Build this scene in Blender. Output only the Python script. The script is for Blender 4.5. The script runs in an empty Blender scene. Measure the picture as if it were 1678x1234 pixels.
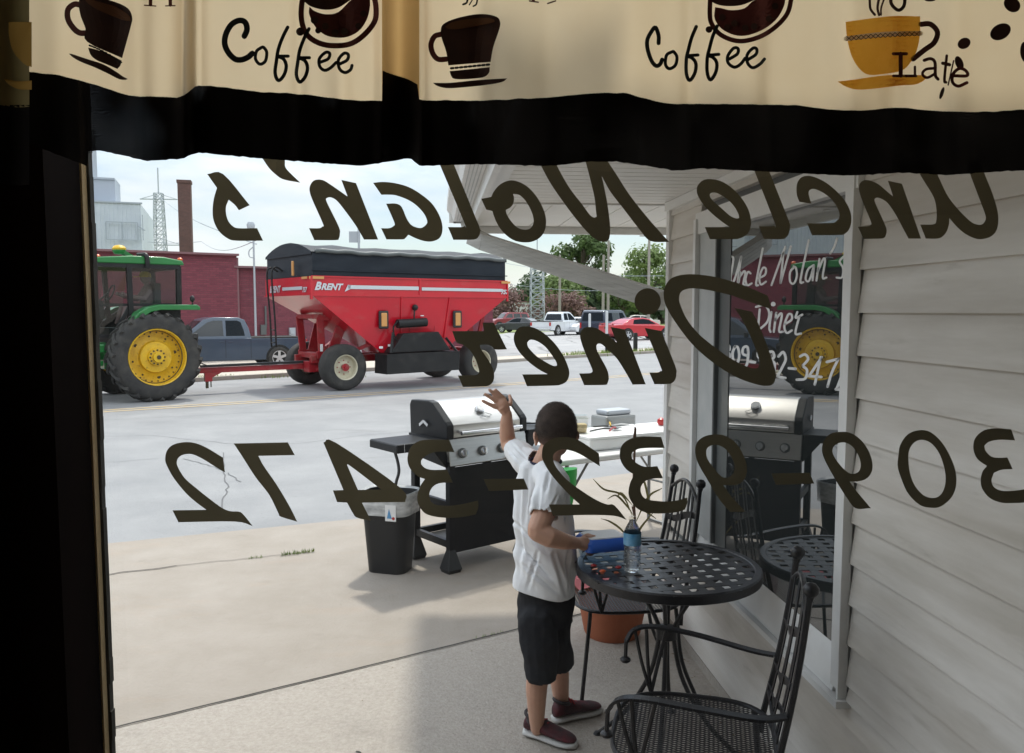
import bpy, bmesh, math, random
from mathutils import Vector, Matrix, noise
from mathutils.geometry import tessellate_polygon
R=math.radians; PI=math.pi
sc=bpy.context.scene; COL=sc.collection
# ---------------------------------------------------------------- camera
H=1.72; F=1350.0; YAW=R(5.3); PIT=R(4.54)
cam=bpy.data.cameras.new('camera'); camo=bpy.data.objects.new('camera',cam); COL.objects.link(camo)
camo.location=(0,0,H); camo.rotation_euler=(R(90)-PIT,0,-YAW)
cam.sensor_width=36; cam.lens=36*F/1678; cam.clip_start=0.02; cam.clip_end=3000
sc.camera=camo
sc.render.resolution_x=1024; sc.render.resolution_y=753
# ---------------------------------------------------------------- world, sun, exposure
w=bpy.data.worlds.new('World'); sc.world=w; w.use_nodes=True
nt=w.node_tree; nt.nodes.clear()
SUN_AZ=R(9); SUN_EL=R(61)       # azimuth measured from +Y towards +X
sky=nt.nodes.new('ShaderNodeTexSky'); sky.sky_type='NISHITA'; sky.sun_disc=False
sky.sun_elevation=SUN_EL; sky.sun_rotation=SUN_AZ; sky.dust_density=1.0; sky.air_density=1.0
bg1=nt.nodes.new('ShaderNodeBackground'); bg1.inputs[1].default_value=0.10
nt.links.new(sky.outputs[0],bg1.inputs[0])
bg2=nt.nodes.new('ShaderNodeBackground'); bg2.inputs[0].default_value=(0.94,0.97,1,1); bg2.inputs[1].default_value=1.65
tc=nt.nodes.new('ShaderNodeTexCoord'); mp=nt.nodes.new('ShaderNodeMapping'); mp.inputs['Scale'].default_value=(1.2,1.2,4.5)
nz=nt.nodes.new('ShaderNodeTexNoise'); nz.inputs['Scale'].default_value=2.3; nz.inputs['Detail'].default_value=6; nz.inputs['Roughness'].default_value=0.55
cr=nt.nodes.new('ShaderNodeValToRGB'); cr.color_ramp.elements[0].position=0.42; cr.color_ramp.elements[0].color=(.12,.12,.12,1); cr.color_ramp.elements[1].position=0.62
# the cloud deck is dimmer low down and brighter overhead, as a bright overcast sky is
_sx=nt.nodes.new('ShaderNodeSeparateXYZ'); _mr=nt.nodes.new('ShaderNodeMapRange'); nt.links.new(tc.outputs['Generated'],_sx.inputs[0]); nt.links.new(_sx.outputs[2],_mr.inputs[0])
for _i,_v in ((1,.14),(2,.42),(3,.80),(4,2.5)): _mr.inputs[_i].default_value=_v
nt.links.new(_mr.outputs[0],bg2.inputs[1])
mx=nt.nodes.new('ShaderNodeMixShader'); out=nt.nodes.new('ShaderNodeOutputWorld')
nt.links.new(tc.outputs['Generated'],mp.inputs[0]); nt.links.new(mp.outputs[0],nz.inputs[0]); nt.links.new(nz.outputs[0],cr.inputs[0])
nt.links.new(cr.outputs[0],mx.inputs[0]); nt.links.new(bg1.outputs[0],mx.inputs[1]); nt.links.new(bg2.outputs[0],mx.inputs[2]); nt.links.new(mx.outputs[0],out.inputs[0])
sl=bpy.data.lights.new('sun','SUN'); sl.energy=2.05; sl.angle=R(3.0); sl.color=(1,.94,.85)
so=bpy.data.objects.new('sun',sl); COL.objects.link(so)
sd=Vector((math.sin(SUN_AZ)*math.cos(SUN_EL),math.cos(SUN_AZ)*math.cos(SUN_EL),math.sin(SUN_EL)))
so.rotation_euler=sd.to_track_quat('Z','Y').to_euler()
sc.view_settings.view_transform='Standard'; sc.view_settings.look='None'; sc.view_settings.exposure=0.50; sc.view_settings.gamma=1
sc.cycles.max_bounces=10; sc.cycles.transparent_max_bounces=24; sc.cycles.caustics_reflective=False; sc.cycles.caustics_refractive=False
# ---------------------------------------------------------------- measuring helpers (a point of the photo at a known depth or height)
_fw=Vector((math.sin(YAW)*math.cos(PIT),math.cos(YAW)*math.cos(PIT),-math.sin(PIT)))
_rt=Vector((math.cos(YAW),-math.sin(YAW),0)); _up=_rt.cross(_fw); CC=Vector((0,0,H))
def ray(px,py): return _fw+_rt*((px-839)/F)-_up*((py-617)/F)
def aY(px,py,y): v=ray(px,py); return CC+v*(y/v.y)
def aZ(px,py,z=0): v=ray(px,py); return CC+v*((z-H)/v.z)
def aX(px,py,x): v=ray(px,py); return CC+v*(x/v.x)
# ---------------------------------------------------------------- materials
def mat(name,col,rough=.6,metal=0,vary=0,scale=8,bump=0,bscale=None,spec=None,col2=None,trans=0,stretch=None,coat=0,coords='Object'):
    m=bpy.data.materials.new(name); m.use_nodes=True; n=m.node_tree; b=n.nodes['Principled BSDF']
    b.inputs['Base Color'].default_value=(*col,1); b.inputs['Roughness'].default_value=rough; b.inputs['Metallic'].default_value=metal
    if spec is not None: b.inputs['Specular IOR Level'].default_value=spec
    if coat: b.inputs['Coat Weight'].default_value=coat; b.inputs['Coat Roughness'].default_value=.08
    if vary or col2 or bump:
        t=n.nodes.new('ShaderNodeTexCoord'); mpn=n.nodes.new('ShaderNodeMapping'); n.links.new(t.outputs[coords],mpn.inputs[0])
        if stretch: mpn.inputs['Scale'].default_value=stretch
        z=n.nodes.new('ShaderNodeTexNoise'); z.inputs['Scale'].default_value=scale; z.inputs['Detail'].default_value=7; z.inputs['Roughness'].default_value=.62
        n.links.new(mpn.outputs[0],z.inputs[0])
        r=n.nodes.new('ShaderNodeValToRGB'); r.color_ramp.elements[0].position=.32; r.color_ramp.elements[1].position=.68
        c2=col2 if col2 else tuple(min(1,c*(1+vary)) for c in col); c1=col if col2 else tuple(c*(1-vary) for c in col)
        r.color_ramp.elements[0].color=(*c1,1); r.color_ramp.elements[1].color=(*c2,1)
        n.links.new(z.outputs[0],r.inputs[0]); n.links.new(r.outputs[0],b.inputs['Base Color'])
        if bump:
            z2=n.nodes.new('ShaderNodeTexNoise'); z2.inputs['Scale'].default_value=bscale or scale*4; z2.inputs['Detail'].default_value=6
            n.links.new(mpn.outputs[0],z2.inputs[0]); bp=n.nodes.new('ShaderNodeBump'); bp.inputs['Strength'].default_value=bump; bp.inputs['Distance'].default_value=.02
            n.links.new(z2.outputs[0],bp.inputs['Height']); n.links.new(bp.outputs[0],b.inputs['Normal'])
    if trans:
        tr=n.nodes.new('ShaderNodeBsdfTranslucent'); tr.inputs[0].default_value=(*col,1)
        src=b.inputs['Base Color'].links
        if src: n.links.new(src[0].from_socket,tr.inputs[0])
        x=n.nodes.new('ShaderNodeMixShader'); x.inputs[0].default_value=trans
        n.links.new(b.outputs[0],x.inputs[1]); n.links.new(tr.outputs[0],x.inputs[2]); n.links.new(x.outputs[0],n.nodes['Material Output'].inputs[0])
    return m
def glassmat(name,ior=1.5,tint=(1,1,1),dark=None,rough=0.0,fac=None):
    """thin pane: clear (or dark, where only a dim room lies behind) plus a Fresnel reflection"""
    m=bpy.data.materials.new(name); m.use_nodes=True; n=m.node_tree; n.nodes.clear()
    o=n.nodes.new('ShaderNodeOutputMaterial'); g=n.nodes.new('ShaderNodeBsdfGlossy'); g.inputs['Roughness'].default_value=rough
    fr=n.nodes.new('ShaderNodeFresnel'); fr.inputs[0].default_value=ior
    if dark: a=n.nodes.new('ShaderNodeBsdfDiffuse'); a.inputs[0].default_value=(*dark,1)
    else: a=n.nodes.new('ShaderNodeBsdfTransparent'); a.inputs[0].default_value=(*tint,1)
    # inner faces of a thin pane pass straight through (no total reflection inside it)
    ge=n.nodes.new('ShaderNodeNewGeometry'); iv=n.nodes.new('ShaderNodeMath'); iv.operation='SUBTRACT'; iv.inputs[0].default_value=1; ml=n.nodes.new('ShaderNodeMath'); ml.operation='MULTIPLY'; n.links.new(ge.outputs['Backfacing'],iv.inputs[1]); n.links.new(iv.outputs[0],ml.inputs[0]); n.links.new(fr.outputs[0],ml.inputs[1])
    x=n.nodes.new('ShaderNodeMixShader'); n.links.new(ml.outputs[0],x.inputs[0]); n.links.new(a.outputs[0],x.inputs[1]); n.links.new(g.outputs[0],x.inputs[2]); n.links.new(x.outputs[0],o.inputs[0])
    return m
M={}
def stain(m,col,scale,lo,hi,amt,stretch=(1,1,1),seed=0,coords='Object',kind='noise'):
    """adds blotches, streaks, specks or cracks of another colour to a material's own colour"""
    n=m.node_tree; b=n.nodes['Principled BSDF']; src=b.inputs['Base Color'].links; t=n.nodes.new('ShaderNodeTexCoord'); mp_=n.nodes.new('ShaderNodeMapping'); mp_.inputs['Scale'].default_value=stretch; mp_.inputs['Location'].default_value=(seed,seed*.7,0); n.links.new(t.outputs[coords],mp_.inputs[0])
    if kind=='crack':
        w_=n.nodes.new('ShaderNodeTexNoise'); w_.inputs['Scale'].default_value=scale*2; w_.inputs['Detail'].default_value=5; n.links.new(mp_.outputs[0],w_.inputs[0]); ad=n.nodes.new('ShaderNodeMixRGB'); ad.blend_type='ADD'; ad.inputs[0].default_value=.5; n.links.new(mp_.outputs[0],ad.inputs[1]); n.links.new(w_.outputs['Color'],ad.inputs[2])
        z=n.nodes.new('ShaderNodeTexVoronoi'); z.feature='DISTANCE_TO_EDGE'; z.inputs['Scale'].default_value=scale; n.links.new(ad.outputs[0],z.inputs[0])
    else: z=n.nodes.new('ShaderNodeTexNoise'); z.inputs['Scale'].default_value=scale; z.inputs['Detail'].default_value=9; z.inputs['Roughness'].default_value=.65; n.links.new(mp_.outputs[0],z.inputs[0])
    r=n.nodes.new('ShaderNodeMapRange'); r.inputs[1].default_value=lo; r.inputs[2].default_value=hi; r.inputs[3].default_value=0; r.inputs[4].default_value=amt; n.links.new(z.outputs[0],r.inputs[0])
    x=n.nodes.new('ShaderNodeMixRGB'); x.inputs[2].default_value=(*col,1); n.links.new(r.outputs[0],x.inputs[0])
    if src: n.links.new(src[0].from_socket,x.inputs[1])
    else: x.inputs[1].default_value=b.inputs['Base Color'].default_value
    n.links.new(x.outputs[0],b.inputs['Base Color']); return m
# ---------------------------------------------------------------- mesh helpers
def spline(P,k=6,closed=False):
    P=[Vector(p) for p in P]; n=len(P); o=[]
    if n<3 and not closed: return P
    rng=n if closed else n-1
    for i in range(rng):
        if closed: a,b,c,d=P[(i-1)%n],P[i],P[(i+1)%n],P[(i+2)%n]
        else: a=P[i-1] if i else P[0]*2-P[1]; b=P[i]; c=P[i+1]; d=P[i+2] if i+2<n else P[-1]*2-P[-2]
        for j in range(k):
            t=j/k; o.append(.5*((2*b)+(c-a)*t+(2*a-5*b+4*c-d)*t*t+(3*b-a-3*c+d)*t**3))
    if not closed: o.append(P[-1])
    return o
class MB:
    def __init__(s): s.v=[]; s.f=[]
    def add(s,vs,fs):
        k=len(s.v); s.v+= [tuple(v) for v in vs]; s.f+=[tuple(i+k for i in f) for f in fs]; return s
    def box(s,c,d,rz=0,m=None):
        x,y,z=d[0]/2,d[1]/2,d[2]/2
        vs=[Vector((a*x,b*y,e*z)) for e in(-1,1) for b in(-1,1) for a in(-1,1)]
        mm=m if m else Matrix.Rotation(rz,3,'Z')
        vs=[mm@v+Vector(c) for v in vs]
        return s.add(vs,[(0,2,3,1),(4,5,7,6),(0,1,5,4),(2,6,7,3),(0,4,6,2),(1,3,7,5)])
    def bar(s,a,b,w,h,up=(0,0,1)):
        a=Vector(a);b=Vector(b);d=(b-a).normalized();up=Vector(up)
        if abs(d.dot(up))>.98: up=Vector((1,0,0))
        sd=d.cross(up).normalized();u=sd.cross(d)
        vs=[p+sd*(i*w/2)+u*(j*h/2) for p in(a,b) for i,j in((-1,-1),(1,-1),(1,1),(-1,1))]
        return s.add(vs,[(3,2,1,0),(4,5,6,7),(0,1,5,4),(1,2,6,5),(2,3,7,6),(3,0,4,7)])
    def tube(s,P,r,n=8,cap=True,closed=False,sq=1.0,up=None):
        P=[Vector(p) for p in P]; m=len(P); rs=r if isinstance(r,(list,tuple)) else [r]*m
        vs=[];fs=[];prev=None
        for i,p in enumerate(P):
            if closed: t=(P[(i+1)%m]-P[i-1])
            else: t=(P[min(i+1,m-1)]-P[max(i-1,0)])
            if t.length<1e-9: t=Vector((0,0,1))
            t.normalize()
            if up is not None: a=t.cross(Vector(up)); a=a.normalized() if a.length>1e-4 else t.orthogonal().normalized()
            elif prev is None: a=t.orthogonal().normalized()
            else: a=prev-t*prev.dot(t); a=a.normalized() if a.length>1e-6 else t.orthogonal().normalized()
            prev=a; b=t.cross(a)
            for j in range(n):
                th=2*PI*j/n+ (PI/4 if n==4 else 0); vs.append(p+a*(math.cos(th)*rs[i])+b*(math.sin(th)*rs[i]*sq))
        for i in range(m if closed else m-1):
            for j in range(n):
                a0=i*n+j;a1=i*n+(j+1)%n;b0=((i+1)%m)*n+j;b1=((i+1)%m)*n+(j+1)%n
                fs.append((a0,a1,b1,b0))
        if cap and not closed: fs.append(tuple(range(n-1,-1,-1))); fs.append(tuple((m-1)*n+j for j in range(n)))
        return s.add(vs,fs)
    def cyl(s,a,b,r,r2=None,n=16): return s.tube([a,b],[r,r if r2 is None else r2],n)
    def rings(s,R_,cap=True):
        """R_: list of rings (same length lists of points)"""
        n=len(R_[0]); vs=[p for r in R_ for p in r]; fs=[]
        for i in range(len(R_)-1):
            for j in range(n): fs.append((i*n+j,i*n+(j+1)%n,(i+1)*n+(j+1)%n,(i+1)*n+j))
        if cap: fs.append(tuple(range(n-1,-1,-1))); fs.append(tuple((len(R_)-1)*n+j for j in range(n)))
        return s.add(vs,fs)
    def lathe(s,prof,c=(0,0,0),axis='Z',n=32,cap0=True):
        """prof: list of (radius, height)"""
        rs=[]
        for r,h in prof:
            ring=[]
            for j in range(n):
                t=2*PI*j/n; a,b=r*math.cos(t),r*math.sin(t)
                p={'Z':(a,b,h),'Y':(b,h,a),'X':(h,a,b)}[axis]; ring.append(Vector(p)+Vector(c))
            rs.append(ring)
        s.rings(rs,cap=True)
        if not cap0: s.f.pop(-2)
        return s
    def ball(s,c,r,n=10,sc_=(1,1,1)):
        c=Vector(c); m=n//2+1; rs=[]
        for i in range(m):
            ph=PI*(i+.02)/(m-1+.04); rs.append([c+Vector((math.sin(ph)*math.cos(2*PI*j/n)*r*sc_[0],math.sin(ph)*math.sin(2*PI*j/n)*r*sc_[1],-math.cos(ph)*r*sc_[2])) for j in range(n)])
        return s.rings(rs)
    def prism(s,poly,y0,y1,ax='Y',inset=None):
        """poly of (a,b) extruded along ax from y0 to y1; ax Y -> (a,y,b)"""
        n=len(poly)
        def pt(a,b,y): return {'Y':(a,y,b),'X':(y,a,b),'Z':(a,b,y)}[ax]
        vs=[pt(a,b,y0) for a,b in poly]+[pt(a,b,y1) for a,b in poly]
        fs=[(i,(i+1)%n,n+(i+1)%n,n+i) for i in range(n)]
        tri=tessellate_polygon([[Vector((a,b,0)) for a,b in poly]])
        fs+=[tuple(t) for t in tri]+[tuple(n+i for i in reversed(t)) for t in tri]
        return s.add(vs,fs)
    def quad(s,*p): return s.add(p,[tuple(range(len(p)))])
    def build(s,name,m,parent=None,smooth=False,bevel=0,loc=None,rz=0,sub=0,seg=2):
        me=bpy.data.meshes.new(name); me.from_pydata(s.v,[],s.f); me.validate(); me.update()
        bm=bmesh.new(); bm.from_mesh(me); bmesh.ops.recalc_face_normals(bm,faces=bm.faces); bm.to_mesh(me); bm.free()
        me.materials.append(m); o=bpy.data.objects.new(name,me); COL.objects.link(o)
        if parent is not None: o.parent=parent
        if loc is not None: o.location=loc
        if rz: o.rotation_euler=(0,0,rz)
        if smooth:
            for p in me.polygons: p.use_smooth=True
            if smooth!='all':
                try: me.set_sharp_from_angle(angle=R(40))
                except Exception: pass
        if bevel:
            b=o.modifiers.new('bevel','BEVEL'); b.width=bevel; b.segments=seg; b.limit_method='ANGLE'; b.angle_limit=R(35); b.harden_normals=False
        if sub:
            b=o.modifiers.new('subd','SUBSURF'); b.levels=sub; b.render_levels=sub
        return o
def tag(o,label=None,cat=None,group=None,kind=None):
    if label: o['label']=label
    if cat: o['category']=cat
    if group: o['group']=group
    if kind: o['kind']=kind
    return o
def thing(name,label,cat,loc=(0,0,0),rz=0,group=None):
    o=bpy.data.objects.new(name,None); COL.objects.link(o); o.location=loc; o.rotation_euler=(0,0,rz); o.empty_display_size=.1
    return tag(o,label,cat,group)
def kids(o): return [c for c in bpy.data.objects if c.parent==o]
def copytree(o,parent=None,loc=None,rz=None,label=None):
    c=o.copy(); COL.objects.link(c)
    if parent: c.parent=parent
    if loc is not None: c.location=loc
    if rz is not None: c.rotation_euler=(0,0,rz)
    if label: c['label']=label
    for k in kids(o): copytree(k,c)
    return c
def voxel(o,size,smooth=3,disp=None):
    """turn a bag of overlapping shapes into one continuous skin"""
    r=o.modifiers.new('r','REMESH'); r.mode='VOXEL'; r.voxel_size=size
    if smooth: s_=o.modifiers.new('s','SMOOTH'); s_.factor=.5; s_.iterations=smooth
    dg=bpy.context.evaluated_depsgraph_get(); dg.update(); me=bpy.data.meshes.new_from_object(o.evaluated_get(dg))
    old=o.data; ms=[m for m in old.materials]; o.modifiers.clear(); o.data=me
    if not me.materials:
        for m in ms: me.materials.append(m)
    for p in me.polygons: p.use_smooth=True
    if disp:
        for v in me.vertices: v.co+=disp(v.co,v.normal)
    return o
def outline(pts,ox=0,oy=0,s=1,ang=50,k=4):
    """smooth closed outline; vertices that turn sharply stay corners"""
    P=[Vector((ox+x/s,oy+y/s,0)) for x,y in pts]; n=len(P); sharp=[]
    for i in range(n):
        a=P[i]-P[i-1]; b=P[(i+1)%n]-P[i]; sharp.append(a.angle(b,0)>R(ang))
    o=[]
    for i in range(n):
        b=P[i]; c=P[(i+1)%n]; a=P[i-1] if not sharp[i] else b*2-c if sharp[i] else P[i-1]; d=P[(i+2)%n] if not sharp[(i+1)%n] else c*2-b
        if sharp[i] and sharp[(i+1)%n]: o.append(b); continue
        for j in range(k):
            t=j/k; o.append(.5*((2*b)+(c-a)*t+(2*a-5*b+4*c-d)*t*t+(3*b-a-3*c+d)*t**3))
    return o
def fillpoly(mb,loops,fn,split=0):
    """flat filled shape with holes, its outline points placed on a surface by fn(px,py)"""
    V=[p for l in loops for p in l]; tris=tessellate_polygon(loops)
    out=[]
    def rec(a,b,c,dp=0):
        if split and dp<7:
            e=[(b-a).length,(c-b).length,(a-c).length]; mxl=max(e)
            if mxl>split:
                i=e.index(mxl)
                if i==0: m_=(a+b)/2; rec(a,m_,c,dp+1); rec(m_,b,c,dp+1)
                elif i==1: m_=(b+c)/2; rec(a,b,m_,dp+1); rec(a,m_,c,dp+1)
                else: m_=(a+c)/2; rec(a,b,m_,dp+1); rec(m_,b,c,dp+1)
                return
        out.append((a,b,c))
    for t in tris: rec(*(V[i] for i in t))
    for a,b,c in out: mb.add([fn(a.x,a.y),fn(b.x,b.y),fn(c.x,c.y)],[(0,1,2)])
def stroke(mb,pts,wd,fn,ox=0,oy=0,s=1,k=5,taper=False,cap=True):
    P=spline([Vector((ox+x/s,oy+y/s,0)) for x,y in pts],k); h=wd/s/2; n=len(P); L=[];Rr=[]
    for i,p in enumerate(P):
        t=(P[min(i+1,n-1)]-P[max(i-1,0)]).normalized(); nn=Vector((-t.y,t.x,0)); f=1
        if taper: f=.35+.65*math.sin(PI*min(1,max(0,i/(n-1))))
        L.append(p+nn*h*f); Rr.append(p-nn*h*f)
    for i in range(n-1): mb.add([fn(q.x,q.y) for q in (L[i],Rr[i],Rr[i+1],L[i+1])],[(0,1,2,3)])
    if cap:
        for q in (P[0],P[-1]):
            f=.35 if taper else 1
            mb.add([fn(q.x+h*f*math.cos(a*PI/4),q.y+h*f*math.sin(a*PI/4)) for a in range(8)],[tuple(range(8))])
# ================================================================ SETTING
M['conc']=mat('concrete',(.30,.262,.222),.9,vary=0,scale=2.6,col2=(.35,.31,.27),bump=.25,bscale=60)
M['concB']=mat('concrete coarse',(.34,.30,.26),.92,scale=60,col2=(.43,.39,.345),bump=.35,bscale=90)
M['asph']=mat('worn asphalt',(.235,.237,.243),.85,scale=1.1,col2=(.30,.30,.303),bump=.35,bscale=50)
M['lot']=mat('lot asphalt',(.30,.30,.31),.9,scale=.5,col2=(.40,.39,.385),bump=.3,bscale=20)
M['gravel']=mat('pale gravel',(.45,.40,.34),.95,scale=1.3,col2=(.58,.52,.45),bump=.4,bscale=25)
M['earth']=mat('grass ground',(.10,.16,.04),.95,scale=.6,col2=(.24,.26,.09),bump=.5,bscale=10)
stain(M['conc'],(.40,.27,.18),.9,.55,.72,.25,(1,2.2,1),3); stain(M['conc'],(.20,.17,.14),2.1,.60,.75,.45,(1,1.6,1),9); stain(M['conc'],(.16,.14,.12),120,.66,.74,.6,(1,1,1),1); stain(M['conc'],(.58,.54,.48),90,.66,.74,.5,(1,1,1),5)
stain(M['concB'],(.58,.54,.48),110,.62,.70,.4,(1,1,1),2); stain(M['concB'],(.16,.13,.11),95,.63,.71,.5,(1,1,1),4); stain(M['concB'],(.18,.16,.14),1.7,.55,.75,.45,(1,1,1),6)
stain(M['asph'],(.20,.205,.215),.35,.52,.70,.45,(1,1,1),2); stain(M['asph'],(.12,.12,.12),28,.60,.70,.6,(1,1,1),4); stain(M['asph'],(.50,.50,.50),34,.62,.72,.5,(1,1,1),8); stain(M['asph'],(.15,.15,.15),1.3,.60,.72,.5,(.35,1,1),11); stain(M['asph'],(.22,.225,.235),.30,.010,.0,.16,(1,1,1),5,kind='crack')
stain(M['lot'],(.17,.17,.17),.25,.55,.7,.5); stain(M['lot'],(.12,.12,.12),.2,.02,.0,.7,kind='crack')
M['joint']=mat('joint',(.05,.045,.04),.95)
M['yellow']=mat('worn yellow paint',(.55,.36,.12),.8,scale=9,col2=(.45,.42,.36))
def sheet(name,pts,z,m,kind='structure'):
    mb=MB(); P=[Vector((x,y,0)) for x,y in pts]; mb.add([(x,y,z) for x,y in pts],[tuple(t) for t in tessellate_polygon([P])])
    o=mb.build(name,m); 
    for p in o.data.polygons:
        if p.normal.z<0: p.flip()
    return tag(o,kind=kind)
sheet('ground',[(-900,-60),(900,-60),(900,1500),(-900,1500)],-.012,M['earth'])
near=[(-30,-3.5),(-12,2.6),(-6,4.75),(-2.47,6.22),(-.59,6.82),(1.42,8.17),(2.45,8.69),(14,17.2),(60,51)]
far=[(60,72),(20,41.5),(9.02,33.2),(4.83,29.81),(-3.72,22.3),(-7.68,19.3),(-20,10.6),(-45,-6)]
sheet('road',near+far,0.0,M['asph'])
sheet('sidewalk',[(-30,-3.5),(-12,2.6),(-6,4.75),(-2.47,6.22),(-.59,6.82),(1.42,8.17),(2.45,8.69),(14,17.2),(20,21.6),(24,-4),(-30,-6)],.006,M['conc'])
d1=Vector((1.81,.92)).normalized(); j0=Vector((-1.34,3.39))
sheet('sidewalk_near_slab',[tuple(j0-d1*9),tuple(j0+d1*2.95),(1.27,4.4),(1.27,-2.9),(-9,-2.9)],.010,M['concB'])
def strip(mb,pts,wd,z,k=1):
    P=[Vector((x,y,0)) for x,y in pts]
    if k>1: P=spline(P,k)
    n=len(P)
    for i in range(n-1):
        t=(P[i+1]-P[i]).normalized(); nn=Vector((-t.y,t.x,0))*wd/2
        a,b=P[i],P[i+1]; mb.add([(q.x,q.y,z) for q in (a-nn,b-nn,b+nn,a+nn)],[(0,1,2,3)])
mb=MB(); random.seed(3)
def jag(a,b,n,amp):
    a=Vector(a);b=Vector(b);d=(b-a);nn=Vector((-d.y,d.x)).normalized()
    return [tuple(a+d*(i/n)+nn*(random.uniform(-amp,amp) if 0<i<n else 0)) for i in range(n+1)]
strip(mb,jag(j0-d1*6,j0+d1*2.9,60,.004),.013,.0145)
strip(mb,jag((-3.2,5.05),(-1.75,5.62),14,.02),.012,.0115); strip(mb,jag((-1.75,5.62),(-.9,5.86),10,.01),.006,.0115)
strip(mb,jag((.1,6.5),(.9,6.3),8,.02),.009,.0115)
strip(mb,jag((-.3,3.1),(-.32,3.12),2,.01),.01,.0145)
tag(mb.build('pavement_joints',M['joint']),kind='structure')
M['crackm']=mat('road crack',(.13,.13,.135),.95)
mb=MB()
for a,b in (((365,770),(374,795)),((374,795),(366,815)),((366,815),(362,838)),((366,742),(365,770)),((300,752),(340,762)),((340,762),(366,772)),((374,775),(395,790))):
    pa,pb=aZ(*a),aZ(*b); strip(mb,jag(pa.xy,pb.xy,5,.02),.011,.0045)
for pl in (((152,716),(250,714),(383,728),(489,727),(600,713),(690,706)),((152,690),(420,676),(690,660)),((152,760),(260,752))):
    Q=[aZ(*p).xy for p in pl]
    for a,b in zip(Q,Q[1:]): strip(mb,jag(a,b,8,.02),.009,.0045)
tag(mb.build('road_cracks',M['crackm']),kind='structure')
mb=MB(); strip(mb,[(-30,0.5),(-14,9.8),(-5.75,14.52),(-3.35,15.8),(4.53,20.93),(14,28.3),(50,56)],.11,.0045); strip(mb,[(-30,.78),(-14,10.08),(-5.9,14.75),(-3.5,16.05),(4.38,21.2),(14,28.6),(50,56.3)],.1,.0045)
tag(mb.build('road_marking',M['yellow']),kind='structure')
# far side: kerb, gravel forecourt, car park
sheet('far_forecourt',far[1:6]+[(-20,10.6),(-45,-6),(-60,40),(-4,40),(-1.6,34),(1,29.6),(7.5,35.5),(19,44.5)],.014,M['gravel'])
sheet('car_park',[(1.2,29.9),(7.5,35.8),(19,44.8),(70,84),(70,110),(6,66),(5,62),(-3,60),(-6,45),(-1.6,34)],.008,M['lot'])
mb=MB(); 
for a,b in zip(far[2:6],far[3:7]):
    mb.bar((a[0],a[1],.03),(b[0],b[1],.03),.16,.14)
tag(mb.build('kerb',M['conc']),kind='structure')
# tufts of grass in the cracks and along the verge
M['grass']=mat('grass',(.10,.17,.03),.8,scale=3,col2=(.22,.28,.07))
mb=MB(); random.seed(5)
def tuft(c,n,r,h):
    for i in range(n):
        a=random.uniform(0,6.28); q=Vector((c[0]+random.gauss(0,r),c[1]+random.gauss(0,r),.01)); t=q+Vector((math.cos(a)*h*.4,math.sin(a)*h*.4,h*random.uniform(.5,1.2))); s_=Vector((-math.sin(a),math.cos(a),0))*h*.12
        mb.add([q-s_,q+s_,t],[(0,1,2)])
for i in range(10): tuft((-1.08+i*.022,5.79+i*.008),9,.008,.03)
for i in range(5): tuft((-1.3+i*.02,5.73+i*.006),6,.006,.02)
for i in range(8): tuft((.2+i*.02,4.19+i*.01),4,.006,.015)
for i in range(170):
    t=random.random(); tuft((4.6+t*7,30.6+t*6+random.gauss(0,.5)),8,.15,.16)
for i in range(60): tuft((-6+random.gauss(0,1.5),21.6+random.gauss(0,.3)),5,.1,.1)
tag(mb.build('grass_tufts',M['grass']),kind='stuff')

# ================================================================ DINER (the room we stand in and its wing)
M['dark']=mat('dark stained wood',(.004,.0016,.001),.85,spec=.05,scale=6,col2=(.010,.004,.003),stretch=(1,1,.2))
M['room']=mat('room wall',(.45,.38,.28),.9,vary=.15,scale=2)
M['floor']=mat('room floor',(.08,.06,.05),.6)
M['edgewood']=mat('sunlit wood edge',(.97,.78,.48),.6,scale=30,col2=(.62,.40,.18),stretch=(1,1,.1))  # the sunlit gold of the edge is put into its colour
M['rubber']=mat('dark gasket',(.03,.028,.022),.7)
GY=1.0; XJ=-.402
roomt=thing('dining_room','dim dining room with dark wood trim behind the curtained front window','room',(0,0,0))
mb=MB(); mb.box((0,-2.6,-.05),(8.4,6.9,.1)); mb.build('floor',M['floor'],roomt)
mb=MB(); mb.box((.8,-2.6,2.85),(6.9,6.9,.1)); mb.build('ceiling',M['room'],roomt)
mb=MB(); mb.box((-2.6,-4.3,1.4),(.1,3.5,2.78)); mb.box((-2.6,-.9,.25),(.1,3.3,.48)); mb.box((-2.6,.82,1.4),(.1,.12,2.78)); mb.box((4.2,-2.6,1.4),(.1,6.9,2.78))  # left wall has an unseen opening, added to light the curtain
mb.box((0,-6,1.4),(8.3,.1,2.78)); mb.build('wall',M['room'],roomt)
mb=MB()
mb.box((-2.32,.93,1.4),(3.7,.12,2.78)); mb.box((2.8,.93,1.4),(2.9,.12,2.78)); mb.box((.44,.93,.45),(1.81,.12,.88)); mb.box((.44,.93,2.73),(1.81,.12,.13))
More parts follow.
